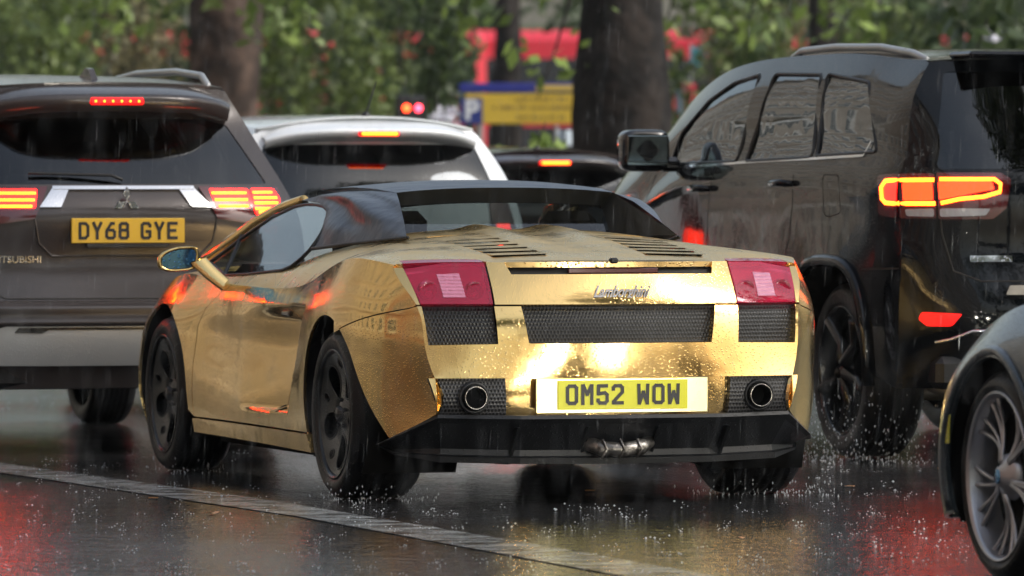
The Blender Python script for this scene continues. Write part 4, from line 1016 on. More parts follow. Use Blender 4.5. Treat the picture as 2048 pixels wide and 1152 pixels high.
# ================================================================== WHITE HATCHBACK AND DARK CAR AHEAD
def hatch(name, loc, label, paint, rf, glz, hw, antenna_x):
    root = empty(name, loc, label, 'car')
    Y = [-.05, .15, .4, .8, 1.4, 2.0, 2.6, 3.0, 3.4, 3.8, 4.1]; d = rf - 1.55
    P = dict(Y=Y, zb=.22, zs=[1.42+d, 1.46+d, 1.48+d, 1.50+d, 1.51+d, 1.49+d, 1.34+d, 1.14+d*.6, 1.0+d*.4, .95+d*.3, .80], T=[0, .3, .6, .8, 1],
        W=[[.72, .78, .80, .81, .81, .81, .81, .81, .80, .76, .60], [.74, .81, .84, .85, .85, .85, .85, .85, .84, .80, .62], [.74, .80, .83, .845, .845, .845, .84, .83, .82, .78, .60], [.66, .72, .75, .765, .77, .77, .76, .77, .77, .73, .58], [.54, .57, .58, .59, .60, .60, .59, .62, .66, .64, .52]],
        zc=[1.50+d, 1.53+d, 1.545+d, 1.55+d, 1.555+d, 1.535+d, 1.38+d, 1.18+d*.6, 1.04+d*.4, .99+d*.3, .84], paint=paint, p=2.2,
        rear=([.22, .45, .65, .9, 1.1+d*.5, 1.25+d, 1.42+d, 1.50+d], [.08, .0, -.01, .02, .06, .12, .24, .28], [.2, .14, .14, .17, .20, .25, .32, .35]), rp=3.5,
        front=([.22, .5, .7, .8], [4.05, 4.08, 4.05, 4.02], [3.85, 3.9, 3.86, 3.82]), z0=.24, zrt=1.44+d, zft=.80, arches=[(.72, .31, .37), (3.2, .31, .37)],
        windows=[[(.60, 1.08+d), (.72, 1.36+d), (1.15, 1.41+d), (1.15, 1.05+d)], [(1.22, 1.05+d), (1.22, 1.41+d), (2.2, 1.40+d), (2.75, 1.04+d)]],
        screen=rpoly([(-.60, 2.98), (-.50, 2.2), (.50, 2.2), (.60, 2.98)], .05), len=4.1, rglass=[(-.66 * hw, glz[0]), (-.565 * hw, glz[1]), (.565 * hw, glz[1]), (.66 * hw, glz[0])], seats=[1.0, 1.9], step=.05, ih=rf / 1.62, uh=.9)
    b, re, fe, bo = shell(root, P)
    a = Acc()
    def sp(u, v):
        x = (2*u - 1) * .565; e = abs(2*u-1) ** 4; k = [(.36, 1.525), (.26, 1.515), (.10, 1.475), (.08, 1.455), (.11, 1.43), (.22, 1.405)][int(round(v*5))]
        return (x, k[0] + .14 * e, k[1] + d - .055 * e - (.0 if v < 1 else .0))
    a.grid(sp, 32, 5, flip=True); a.build('spoiler', paint, root)
    zb_ = 1.448 + d
    a = Acc(); a.box((.0, .085, zb_), (.215, .03, .026), bev=.006); h = a.build('high_brake_lamp', M['lit_red'], root)
    a = Acc(); a.box((.0, .066, zb_), (.19, .012, .016), bev=.003); a.build('light_bar', M['lit_hot'], h)
    a = Acc(); zt = 1.53 + d; a.lathe([(.026, 0), (.024, .02), (.012, .032), (0, .034)], (antenna_x, .33, zt), 'Z', 12); a.tube([(antenna_x, .33, zt + .02), (antenna_x + .02, .20, zt + .19)], [.006, .0035], 6); a.build('aerial', M['plastic'], root)
    for sg in (-1, 1):
        lo = rpanel(re, [(sg * .60, 1.10 + d), (sg * .70, 1.14 + d), (sg * .745, .98 + d), (sg * .78, .78), (sg * .62, .80)], 'tail_lamp', M['red_deep'], root, off=.01)
        rpanel(re, [(sg * .63, .98 + d), (sg * .71, .98 + d), (sg * .73, .83), (sg * .64, .83)], 'lit_lens', M['lit'], lo, off=.014)
        for y in (.72, 3.2): wheel(root, 'wheel', (sg * .83, y, .31), .31, .195, sg, 'plain')
        a = Acc(); a.blob((sg * .92, 2.55, 1.02 + d), (.20, .11, .13)); a.build('door_mirror', paint, root)
    a = Acc(); a.box((0, re.pt(0, .75)[1] - .008, .75), (.52, .012, .111), bev=.002); a.build('number_plate', M['plate_y2'], root)
    return root
hatch('hatchback', (1.66, 8.2, 0), 'white hatchback braking between the grey SUV and the black soft top', M['white'], 1.56, (1.12, 1.405), 1.0, 0.0)
hatch('small_car', (5.50, 17.3, 0), 'low dark maroon car farthest up the queue, below the yellow sign', M['black'], 1.415, (1.02, 1.265), 1.0, -.05)

# ================================================================== GREY SALOON ENTERING AT THE LOWER RIGHT
def build_bmw():
    root = empty('saloon', (.49, -5.76, 0), 'wet steel grey saloon nosing in at the lower right corner, multi-spoke alloy wheel', 'car')
    Y = [-3.9, -3.4, -2.6, -1.8, -1.0, -.6, -.3, 0, .3, .55, .78]
    P = dict(Y=Y, zb=.16, zs=[.98, 1.06, 1.35, 1.40, 1.24, .99, .90, .86, .79, .71, .60], T=[0, .3, .6, .8, 1],
        W=[[.78, .86, .87, .86, .87, .88, .89, .91, .905, .86, .68], [.82, .90, .91, .90, .905, .915, .925, .94, .93, .885, .70], [.82, .90, .91, .905, .905, .91, .925, .94, .93, .875, .69], [.76, .84, .78, .80, .86, .89, .905, .915, .90, .84, .66], [.62, .68, .56, .58, .72, .80, .80, .82, .81, .75, .58]],
        zc=[1.05, 1.13, 1.42, 1.47, 1.32, 1.06, .99, .94, .87, .79, .66], paint=M['bmw'], p=3,
        rear=([.16, .5, .8, .98], [-4.0, -4.05, -4.03, -4.0], [-3.8, -3.85, -3.83, -3.8]), rp=3,
        front=([.16, .3, .45, .55, .64], [.80, .84, .86, .84, .80], [.60, .66, .68, .66, .62]), z0=.17, zrt=.98, zft=.62, arches=[(-2.97, .33, .365), (0, .33, .372)],
        windows=[[(-2.75, 1.0), (-2.55, 1.28), (-1.95, 1.32), (-1.95, .98)], [(-1.85, .98), (-1.85, 1.32), (-1.4, 1.28), (-.95, 1.0)]],
        screen=rpoly([(-.66, -.82), (-.52, -1.55), (.52, -1.55), (.66, -.82)], .05), len=4.8, seats=[-1.9, -2.7], step=.03, ih=.8, uh=.75)
    b, re, fe, bo = shell(root, P)
    for sg in (-1, 1):
        L = [(.372 + .02) * np.array([math.cos(R(a)), math.sin(R(a))]) + np.array([0, .33]) for a in np.linspace(198, -18, 34)]
        a = Acc(); a.tube([(sg * (float(b.w(y, max(z, .2))[0]) + .001), y, z) for y, z in L if z > .18], .016, 8); a.build('arch_lip', M['bmw'], root)
        lamp = Acc(); lamp.panel(fe.surf, [rpoly([(sg * .40, .66), (sg * .40, .57), (sg * .60, .565), (sg * .70, .60), (sg * .68, .655)], .02)], .03, .02, (0, 1, 0), off=.006); lo = lamp.build('headlamp', M['grey_lens'], root)
        for x in (.46, .58):
            a = Acc(); y0 = float(fe.y(np.array([x]), np.array([.61]))[0]); a.lathe([(0, .03), (.02, .03), (.034, .022), (.038, .0)], (sg * x, y0, .612), 'Y', 20); a.build('headlamp_beam', M['lit_white'], lo)
        k = Acc(); k.panel(fe.surf, [rpoly([(sg * .03, .64), (sg * .03, .40), (sg * .24, .42), (sg * .33, .62)], .04)], .04, .02, (0, 1, 0), off=.012); k.build('front_grille', M['grille'], root)
    for x in (-.52, .52):      # the lit headlamps throw their beams on the car ahead
        ld = bpy.data.lights.new('headlamp_beam_light', 'SPOT'); ld.energy = 55; ld.spot_size = R(75); ld.spot_blend = .8; ld.shadow_soft_size = .05; ld.color = (1, .95, .82)
        lo_ = bpy.data.objects.new('headlamp_beam_light', ld); COL.objects.link(lo_); lo_.parent = root; lo_.location = (x, .93, .615); lo_.rotation_euler = (R(88), 0, 0)
    k = Acc(); k.panel(fe.surf, [rpoly([(-.50, .20), (.50, .20), (.44, .34), (-.44, .34)], .03)], .04, .02, (0, 1, 0), off=.01); k.build('air_intake', M['grille'], root)
    a = Acc(); a.box((0, .875, .40), (.52, .01, .111)); a.build('number_plate', mat('white_plate', (.7, .7, .68), .4), root)
    # yellow plate's reflection in the bumper corner, painted on as a strip
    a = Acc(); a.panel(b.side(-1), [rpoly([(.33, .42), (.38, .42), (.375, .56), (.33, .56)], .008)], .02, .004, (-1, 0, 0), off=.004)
    a.build('plate_reflection', mat('yellow_plate_reflection', (.75, .68, .02), .25, coat=1, emis=None, bumps=[('vor', 160, .8, .003)]), root)
    for sg in (-1, 1):
        wheel(root, 'wheel', (sg * .905, 0, .33), .33, .235, sg, 'multi', rim_r=.262, rimmat=M['rim_grey'])
        wheel(root, 'wheel', (sg * .905, -2.97, .33), .33, .26, sg, 'multi', rim_r=.262, rimmat=M['rim_grey'])
    for y in (0,):
        a = Acc(); a.lathe([(0, 0), (.022, -.001), (.024, .004)], (-.902, 0, .33), 'X', 24); a.build('wheel_badge', M['mirror_blue'], root)
    return root
build_bmw()
# ================================================================== GROUND
def wet_road(name, base, base2, rp=(60, .35, .7)):
    m = mat(name, base, .12, ior=1.36); N, L = nodes(m); b = N['Principled BSDF']
    tc = N.new('ShaderNodeTexCoord')
    def noise(sc, det=4, stretch=None):
        t = N.new('ShaderNodeTexNoise'); t.inputs['Scale'].default_value = sc; t.inputs['Detail'].default_value = det
        if stretch:
            mp = N.new('ShaderNodeMapping'); mp.inputs['Scale'].default_value = stretch; L.new(tc.outputs['Object'], mp.inputs[0]); L.new(mp.outputs[0], t.inputs['Vector'])
        else: L.new(tc.outputs['Object'], t.inputs['Vector'])
        return t.outputs[0]
    def ramp(src, lo, hi, c0, c1):
        r_ = N.new('ShaderNodeValToRGB'); r_.color_ramp.elements[0].position = lo; r_.color_ramp.elements[1].position = hi
        r_.color_ramp.elements[0].color = (*c0, 1); r_.color_ramp.elements[1].color = (*c1, 1); L.new(src, r_.inputs[0]); return r_.outputs[0]
    L.new(ramp(noise(rp[0], 8), rp[1], rp[2], base, base2), b.inputs['Base Color'])
    pud = noise(.55, 3); mr = N.new('ShaderNodeMapRange'); mr.inputs['From Min'].default_value = .38; mr.inputs['From Max'].default_value = .62
    mr.inputs['To Min'].default_value = .09; mr.inputs['To Max'].default_value = .18; L.new(pud, mr.inputs[0]); L.new(mr.outputs[0], b.inputs['Roughness'])
    prev = None
    for src, st, di in ((noise(2.2, 2), .30, .010), (noise(6, 3), .35, .008), (noise(13, 3), .8, .008), (noise(48, 2), .9, .0032)):
        bu = N.new('ShaderNodeBump'); bu.inputs['Strength'].default_value = st; bu.inputs['Distance'].default_value = di; L.new(src, bu.inputs['Height'])
        if prev: L.new(prev, bu.inputs['Normal'])
        prev = bu.outputs[0]
    L.new(prev, b.inputs['Normal'])
    return m
ROAD = wet_road('wet_asphalt', (.006, .006, .007), (.045, .044, .044))
LINE = wet_road('worn_white_paint', (.03, .032, .032), (.36, .38, .38), (7, .34, .56))
def sheet(name, x0, x1, y0, y1, z, m, kind='structure', n=1):
    a = Acc(); a.add([(x0, y0, z), (x1, y0, z), (x1, y1, z), (x0, y1, z)], [(0, 1, 2, 3)]); return tag(a.build(name, m), kind=kind)
GRASS = mat('wet_grass', (.03, .06, .015), .8, var=(3, (.07, .10, .03), .4, .6), bumps=[('noise', 30, .6, .05)])
PAVE = mat('wet_paving', (.16, .15, .14), .3, var=(2, (.24, .23, .21), .4, .6), bumps=[('noise', 12, .3, .01)])
sheet('ground', -600, 600, -600, 900, -.02, GRASS)
FA = R(-17.25)    # the far kerb lies across the view
sheet('road', -14, 34, -90, 120, 0, ROAD)
a = Acc(); a.add([(-1.74, 14, .004), (-1.80, -5.4 + 10, .004)][:0] + [(-1.42, -7.5, .004), (-1.13, -7.5, .004), (-1.14, -3.2, .004), (-1.20, 0, .004), (-1.45, 3.6, .004), (-1.95, 9.5, .004), (-2.15, 9.5, .004), (-1.66, 2.6, .004), (-1.42, -1.3, .004), (-1.42, -4.4, .004)], [(0, 1, 2, 3, 4, 5, 6, 7, 8, 9)])
tag(a.build('lane_line', LINE), kind='structure')
# left pavement with kerb
a = Acc(); a.box((-15.5, 45, .06), (5, 270, .13), bev=.02); tag(a.build('pavement', PAVE), kind='structure')

# ------------------------------------------------------------------ placing far things: pixel column + depth -> point on the ground plan
def far(px, D):
    fw = np.array([math.sin(R(17.25)), math.cos(R(17.25))]); rt = np.array([fw[1], -fw[0]])
    p = np.array([-8.11, -25.49]) + fw * D + rt * (px - 1024) / 13660 * D
    return float(p[0]), float(p[1])
def zat(py, D): return 1.291 + (332 - py) / 13660 * D

# ------------------------------------------------------------------ trees
BARK = mat('wet_plane_bark', (.045, .032, .026), .85, spec=.25, bumps=[('noise', 5, .9, .06), ('noise', 22, .6, .02)], var=(3, (.13, .088, .068), .45, .62))
BARK2 = mat('dark_bark', (.010, .0085, .008), .85, spec=.25, bumps=[('noise', 6, .9, .05)], var=(4, (.026, .020, .017), .45, .6))
def leafmat(name, c1, c2):
    m = mat(name, c1, .45, spec=.4); N, L = nodes(m); b = N['Principled BSDF']
    oi = N.new('ShaderNodeNewGeometry'); r_ = N.new('ShaderNodeValToRGB'); r_.color_ramp.elements[0].color = (*c1, 1); r_.color_ramp.elements[1].color = (*c2, 1)
    L.new(oi.outputs['Random Per Island'], r_.inputs[0]); L.new(r_.outputs[0], b.inputs['Base Color'])
    b.inputs['Subsurface Weight'].default_value = 0
    tr = N.new('ShaderNodeBsdfTranslucent'); mxn = N.new('ShaderNodeMixShader'); mxn.inputs[0].default_value = .3
    L.new(r_.outputs[0], tr.inputs[0]); L.new(b.outputs[0], mxn.inputs[1]); L.new(tr.outputs[0], mxn.inputs[2]); L.new(mxn.outputs[0], N['Material Output'].inputs[0])
    return m
LEAF = [leafmat('plane_leaves', (.04, .07, .018), (.20, .26, .07)), leafmat('olive_leaves', (.06, .06, .03), (.24, .21, .10)), leafmat('dark_leaves', (.02, .04, .014), (.08, .12, .035)), leafmat('bright_leaves', (.10, .16, .03), (.26, .36, .08))]
def leaf_cloud(acc, clumps, n, size, rg):
    g = np.random.default_rng(rg.randrange(1 << 30)); C_ = np.array([c for c, _ in clumps], float); S_ = np.array([r_ for _, r_ in clumps], float)
    k = g.integers(0, len(C_), n); nrm = lambda v: v / np.linalg.norm(v, axis=1)[:, None]
    p = C_[k] + nrm(g.normal(size=(n, 3))) * S_[k] * g.random((n, 1)) ** .4
    u = nrm(g.normal(size=(n, 3))); v = nrm(np.cross(u, g.normal(size=(n, 3)))); s_ = size * g.uniform(.6, 1.4, (n, 1))
    V = np.stack([p - u * s_, p + v * s_ * .55, p + u * s_, p - v * s_ * .55], 1).reshape(-1, 3); F = np.arange(4 * n).reshape(-1, 4).tolist()
    acc.add(V, F)
def tree(name, px, D, rad, h, label, group, leaves, seed, bark=None, lmat=0, lean=0, low=2.6, spread=3.5, lsize=.12, xy=None, crown_z=None):
    x, y = xy or far(px, D); rg = random.Random(seed)
    root = empty(name, (x, y, 0), label, 'tree', group=group)
    a = Acc(); rings = 22; ns = 20; V = []; F = []; ph = [rg.uniform(0, 6.28) for _ in range(6)]
    for i in range(rings + 1):
        z = h * (i / rings) ** 1.6 - .05; t = z / h
        r0 = rad * (1 + .55 * math.exp(-z * 2.2) + .10 * math.sin(z * 2.1 + ph[0]) - .45 * max(0, t))
        for k in range(ns):
            an = 2 * math.pi * k / ns; rr = r0 * (1 + .07 * math.sin(3 * an + ph[1] + z) + .05 * math.sin(5 * an - z * 2 + ph[2]) + .04 * math.sin(9 * an + ph[3] + z * 5))
            V.append((rr * math.cos(an) + lean * z, rr * math.sin(an), z))
    for i in range(rings):
        for k in range(ns):
            j = (k + 1) % ns; F.append((i*ns+k, i*ns+j, (i+1)*ns+j, (i+1)*ns+k))
    a.add(V, F, True)
    clumps = []; cz = crown_z or h
    for k in range(7):
        an = k * 2.4 + ph[4]; b0 = np.array([lean * h * .7, 0, h * (.62 + .05 * k)]); e = b0 + np.array([math.cos(an) * spread * .8, math.sin(an) * spread * .8, h * .25 + rg.uniform(0, 2)])
        a.tube([b0, (b0 + e) / 2 + np.array([0, 0, .5]), e], [rad * .35, rad * .22, rad * .10], 8); clumps.append((e, (spread * .5, spread * .5, spread * .38)))
        clumps.append(((b0 + e) / 2 + np.array([0, 0, 1.2]), (spread * .45, spread * .45, spread * .3)))
    for k in range(3):   # low hanging sprays
        an = rg.uniform(0, 6.28); b0 = np.array([0, 0, h * .6]); e = np.array([math.cos(an) * spread * .7, math.sin(an) * spread * .5, low]); a.tube([b0, (b0 + e) / 2 + np.array([0, 0, .6]), e], [rad * .15, rad * .08, .015], 6)
        clumps.append((e, (spread * .35, spread * .35, .7)))
    t_ = a.build('trunk', bark or BARK, root)
    c = Acc(); leaf_cloud(c, clumps, leaves, lsize, rg); c.build('crown', LEAF[lmat], root)
    return root
tree('plane_tree', 452, 80, .46, 7.5, 'plane tree with brown trunk rising behind the white hatchback roof', 'roadside trees', 1500, 3, lmat=0, low=3.4)
tree('plane_tree', 1246, 60, .42, 7.5, 'thick dark plane tree trunk right of the yellow sign', 'roadside trees', 1500, 5, bark=BARK2, lmat=0, low=3.6, lean=0)
tree('plane_tree', 1642, 74, .155, 7, 'slim dark trunk above the roof rail of the off-roader', 'roadside trees', 1200, 8, bark=BARK2, lmat=2, low=3.0)
tree('plane_tree', 1800, 100, .27, 8, 'brown trunk farther back, right of the slim dark trunk', 'roadside trees', 1500, 9, lmat=1, low=3.0)
tree('plane_tree', 1015, 112, .28, 8, 'grey hazy trunk between the two red buses', 'roadside trees', 1500, 12, bark=BARK2, lmat=2, low=4.2)
# shrubs and low foliage that fill the strip beyond the queue
def shrub(px, D, z0, z1, wpx, n, lm, seed, label, size=.07, name='shrub'):
    x, y = far(px, D); rg = random.Random(seed); hw = wpx / 2 / 13660 * D
    root = empty(name, (x, y, 0), label, 'shrub', rz=R(-17.25), group='shrubs beyond the traffic')
    cl = []
    for k in range(9):
        cl.append(((rg.uniform(-hw, hw) * .8, rg.uniform(-1, 1), z0 + (z1 - z0) * rg.uniform(.15, .85)), (hw * .42, .9, (z1 - z0) * .28)))
    c = Acc(); leaf_cloud(c, cl, n, size, rg); c.build('foliage', LEAF[lm], root)
    s_ = Acc()
    for cc, r_ in cl[:6]: s_.tube([(cc[0] * .3, cc[1] * .3, -.05), (cc[0] * .7, cc[1] * .6, cc[2] * .5), cc], [.035, .025, .01], 6)
    s_.build('stems', BARK2, root)
    return root
SH = [(815, 122, 2.2, 4.7, 260, 3600, 0, 'tall bush in front of the end-on red bus'), (70, 106, 2.5, 4.6, 320, 2600, 0, 'tall light green bush at the far left edge, in front of the bus'), (200, 110, 2.4, 4.6, 700, 3600, 2, 'tall dark green bush in front of the far left bus'), (95, 92, 1.0, 4.2, 420, 3600, 0, 'loose green bush over the roof of the bronze-grey SUV, far left'), (300, 88, .8, 3.9, 330, 2200, 1, 'olive bush just left of the brown plane trunk'),
      (640, 84, .9, 4.3, 320, 3600, 0, 'dense green bush right of the brown plane trunk'), (790, 90, .8, 4.4, 330, 3600, 2, 'dark green bush over the white roof, mid picture'),
      (900, 118, 1.4, 4.4, 110, 1300, 2, 'thin olive bush in front of the left red bus'), (1040, 54, .55, 1.42, 260, 1500, 3, 'pale green low bush under the yellow sign'),
      (1450, 86, 1.2, 4.4, 330, 2400, 0, 'loose green bush left of the slim dark trunk'), (1560, 96, .8, 4.0, 320, 2600, 1, 'olive bush behind the slim dark trunk'),
      (1730, 92, .8, 3.9, 300, 2400, 0, 'green bush between slim and brown trunks'), (1930, 84, .8, 4.3, 330, 3000, 2, 'dark bush over the off-roader roof, far right'), (560, 96, .8, 3.6, 260, 1800, 1, 'brownish bush at the foot of the brown plane trunk'), (1430, 70, .4, 2.0, 200, 800, 1, 'low olive bush over the off-roader bonnet')]
for i, (px, D, z0, z1, wp, n, lm, lb) in enumerate(SH): shrub(px, D, z0, z1, wp, n, lm, 40 + i, lb)
for i, (px, py, D, n) in enumerate([(925, 60, 62, 45), (560, 75, 66, 60), (1110, 125, 58, 26), (1690, 60, 64, 60), (1340, 40, 63, 40), (1980, 50, 50, 120), (200, 60, 70, 60), (1500, 55, 66, 50)]):
    x, y = far(px, D); z = zat(py, D); rg = random.Random(90 + i); root = empty('leafy_branch', (x, y, z), ['bright leaf spray hanging above the buses', 'bright leaf spray beside the brown plane trunk', 'few bright leaves left of the thick dark trunk', 'yellow-green leaf spray right of the slim trunk', 'leaf spray at the right of the thick dark trunk top', 'dark hanging leaf spray in the upper right corner', 'leaf spray above the SUV aerial', 'bright leaf spray above the off-roader windows'][i], 'branch', group='hanging leaf sprays')
    a = Acc(); a.tube([(1.0, .3, 2.6), (.3, .1, 1.0), (0, 0, .1), (-.15, 0, -.3)], [.03, .02, .01, .005], 6); a.build('twig', BARK2, root)
    c = Acc(); leaf_cloud(c, [((0, 0, .1), (.45, .4, .35)), ((.3, .1, .7), (.5, .5, .4)), ((.6, .1, 1.6), (.9, .8, .6))], n * 2, .085, rg); c.build('leaves', LEAF[2 if i == 5 else 3], root)
# far wood closing the view
a = Acc(); rg = random.Random(5); cl = []
for k in range(150):
    x, y = far(-7500 + k * 120, 205 + rg.uniform(-12, 14)); cl.append(((x, y, rg.uniform(4, 15)), (7, 7, 6)))
leaf_cloud(a, cl, 34000, .6, rg); tag(a.build('far_wood', LEAF[2]), kind='stuff')

# park hedge that carries the green strip on beyond both edges of the frame
for nm, p0, p1 in (('left', -5200, -120), ('right', 2200, 9000)):
    a = Acc(); rg = random.Random(31); cl = []
    for k in range(46):
        x, y = far(p0 + (p1 - p0) * k / 45, 92 + rg.uniform(-5, 5)); cl.append(((x, y, rg.uniform(1.2, 3.6)), (1.3, 1.3, 1.3)))
    leaf_cloud(a, cl, 12000, .16, rg); tag(a.build('hedge', LEAF[0 if nm == 'left' else 1]), kind='stuff')
# ------------------------------------------------------------------ yellow car-park sign
def sign():
    D = 76; x, y = far(1060, D); k = D / 13660
    root = empty('parking_sign', (x, y, 0), 'wide yellow and blue parking sign board left of the thick dark trunk', 'sign', rz=R(-17.25))
    X = lambda px: (px - 1060) * k; Z = lambda py: 1.291 + (332 - py) * k
    a = Acc(); a.box(((X(930) + X(1200)) / 2, 0, (Z(187) + Z(248)) / 2), (X(1200) - X(930), .05, Z(187) - Z(248)), bev=.01); a.build('yellow_panel', mat('sign_yellow', (.72, .50, .06), .4), root)
    a = Acc(); a.box(((X(918) + X(1200)) / 2, 0, (Z(166) + Z(185)) / 2), (X(1200) - X(918), .06, Z(166) - Z(185)), bev=.01); a.build('blue_header', mat('sign_blue', (.03, .04, .28), .4), root)
    a = Acc(); a.box((X(943), -.04, Z(222)), (X(966) - X(922), .03, Z(196) - Z(248)), bev=.005); pb = a.build('parking_panel', mat('sign_blue_panel', (.03, .05, .25), .4), root)
    text_mesh('parking_letter', 'P', .30, (X(943), -.06, Z(222)), REAR, M['white'], pb, extrude=.002, bold=.01)
    ink = mat('sign_ink', (.30, .19, .06), .5)
    rg = random.Random(2); a = Acc()
    for py, x0, x1 in ((198, 1030, 1140), (215, 985, 1190), (234, 1035, 1125)):   # lettering far out of focus: word-sized dashes
        q = x0
        while q < x1:
            w_ = rg.uniform(3, 7); a.box((X(q + w_ / 2), -.028, Z(py + rg.uniform(-1, 1))), (w_ * k * .7, .006, rg.uniform(.02, .05))); q += w_ + (1.2 if rg.random() < .8 else 6)
    a.build('blurred_lettering', ink, root)
    a = Acc(); a.box((X(1110), -.034, Z(175.5)), (.42, .008, .065)); a.build('header_strip', mat('sign_yellow2', (.70, .5, .1), .4), root)
    a = Acc()
    for px in (960, 1180): a.tube([(X(px), .06, 0), (X(px), .06, Z(170))], .04, 8)
    a.build('posts', M['rim_grey'], root)
sign()

# ------------------------------------------------------------------ red double-decker buses
RED = mat('bus_red', (.62, .025, .05), .35, coat=.5); BGL = mat('bus_glass', (.03, .035, .04), .15, coat=.5)
def bus(px, D, ang, label, ad=None, L_=10.5, top=4.25):
    x, y = far(px, D); root = empty('double_decker_bus', (x, y, 0), label, 'bus', rz=R(ang), group='red double-decker buses')
    a = Acc(); a.box((0, 0, (top + .35) / 2), (2.5, L_, top - .35), bev=.22); a.build('body', RED, root)
    for z0, z1 in ((1.35, 2.15), (top - 1.45, top - .62)):
        for sg in (-1, 1):
            a = Acc(); a.box((sg * 1.245, 0, (z0 + z1) / 2), (.03, L_ - 1.2, z1 - z0), bev=.01); a.build('side_glazing', BGL, root)
            a = Acc(); a.box((0, sg * (L_ / 2 - .005), (z0 + z1) / 2), (2.05, .03, z1 - z0), bev=.01); a.build('end_window', BGL, root)
    for yy in (-L_ / 2 + 2.2, L_ / 2 - 2.4):
        for sg in (-1, 1):
            a = Acc(); a.lathe([(0, sg * .02), (.46, sg * .02), (.48, -sg * .02), (.48, -sg * .3)], (sg * 1.24, yy, .48), 'X', 20); a.build('wheel', M['tyre'], root)
    if ad:
        a = Acc(); a.box((ad[0] * 1.262, ad[1], 2.55), (.02, 2.2, .5)); a.build('advert_panel', mat('advert_blue', (.15, .35, .6), .4, var=(2, (.7, .75, .8), .45, .55)), root)
bus(860, 152, -17, 'red double-decker seen end on behind the dark green bush')
bus(1290, 150, 73, 'red double-decker side on, partly behind the thick dark trunk')
bus(190, 150, 73, 'red double-decker side on, behind the bushes at far left', ad=(1, -3.0))
bus(1520, 156, 73, 'red double-decker behind the bushes above the off-roader')

# ------------------------------------------------------------------ small coloured things far back
def board(px, py, wpx, hpx, D, col, label, name='banner'):
    x, y = far(px, D); k = D / 13660; root = empty(name, (x, y, 0), label, name, rz=R(-17.25)); zc = zat(py, D)
    a = Acc()
    def cloth(u, v): return ((u - .5) * wpx * k, .04 * math.sin(u * 9), zc + (v - .5) * hpx * k)
    a.grid(cloth, 12, 3); o = a.build('cloth', mat(name + '_cloth', col, .5), root)
    a = Acc(); a.tube([(-wpx * k / 2, .03, 0), (-wpx * k / 2, .03, zc + hpx * k / 2 + .05)], .02, 6); a.build('pole', M['rim_grey'], root)
board(1397, 112, 30, 36, 105, (.10, .50, .60), 'cyan banner right of the thick dark trunk')
board(1380, 192, 26, 50, 104, (.62, .05, .08), 'red banner below the cyan one')
board(1359, 200, 9, 60, 100, (.10, .42, .55), 'narrow cyan banner touching the thick dark trunk')
board(1985, 72, 30, 20, 80, (.75, .75, .85), 'small pale banner at the upper right')
board(1132, 275, 38, 30, 70, (.50, .58, .66), 'pale blue banner under the right end of the yellow sign')
def signal(px, D, zc, col, label):
    x, y = far(px, D); root = empty('signal_lamp', (x, y, 0), label, 'signal', group='red signal lamps')
    a = Acc(); a.tube([(0, .06, 0), (0, .06, zc + .1)], .035, 8); a.box((0, .05, zc), (.16, .12, .24), bev=.02); a.build('post', M['plastic'], root)
    a = Acc(); a.lathe([(0, -.02), (.02, -.018), (.03, -.01), (.034, 0)], (0, -.02, zc), 'Y', 20); a.build('lens', mat('signal_red', (.6, .05, .02), .3, emis=col, estr=9), root)
signal(812, 64, zat(216, 64), (1, .05, .01), 'orange-red signal lamp, left of the pair above the white roof')
signal(836, 66, zat(216, 66), (1, .04, .08), 'pinkish red signal lamp, right of the pair above the white roof')
def flowers():
    D = 66; x, y = far(878, D); root = empty('flowering_shrub', (x, y, 0), 'white flowering shrub left of the parking sign', 'shrub'); rg = random.Random(77)
    a = Acc(); leaf_cloud(a, [((0, 0, 1.70), (.17, .3, .1)), ((.10, 0, 1.78), (.12, .3, .09)), ((.08, 0, 1.62), (.1, .3, .08))], 200, .03, rg); a.build('blossom', mat('white_blossom', (.75, .76, .85), .6), root)
    a = Acc(); leaf_cloud(a, [((0, 0, 1.4), (.3, .3, .35)), ((0, 0, .8), (.3, .3, .5))], 500, .05, rg); a.build('foliage', LEAF[0], root)
    a = Acc(); a.tube([(0, 0, -.05), (.05, 0, .8), (0, 0, 1.7)], [.03, .02, .01], 6); a.build('stems', BARK2, root)
flowers()

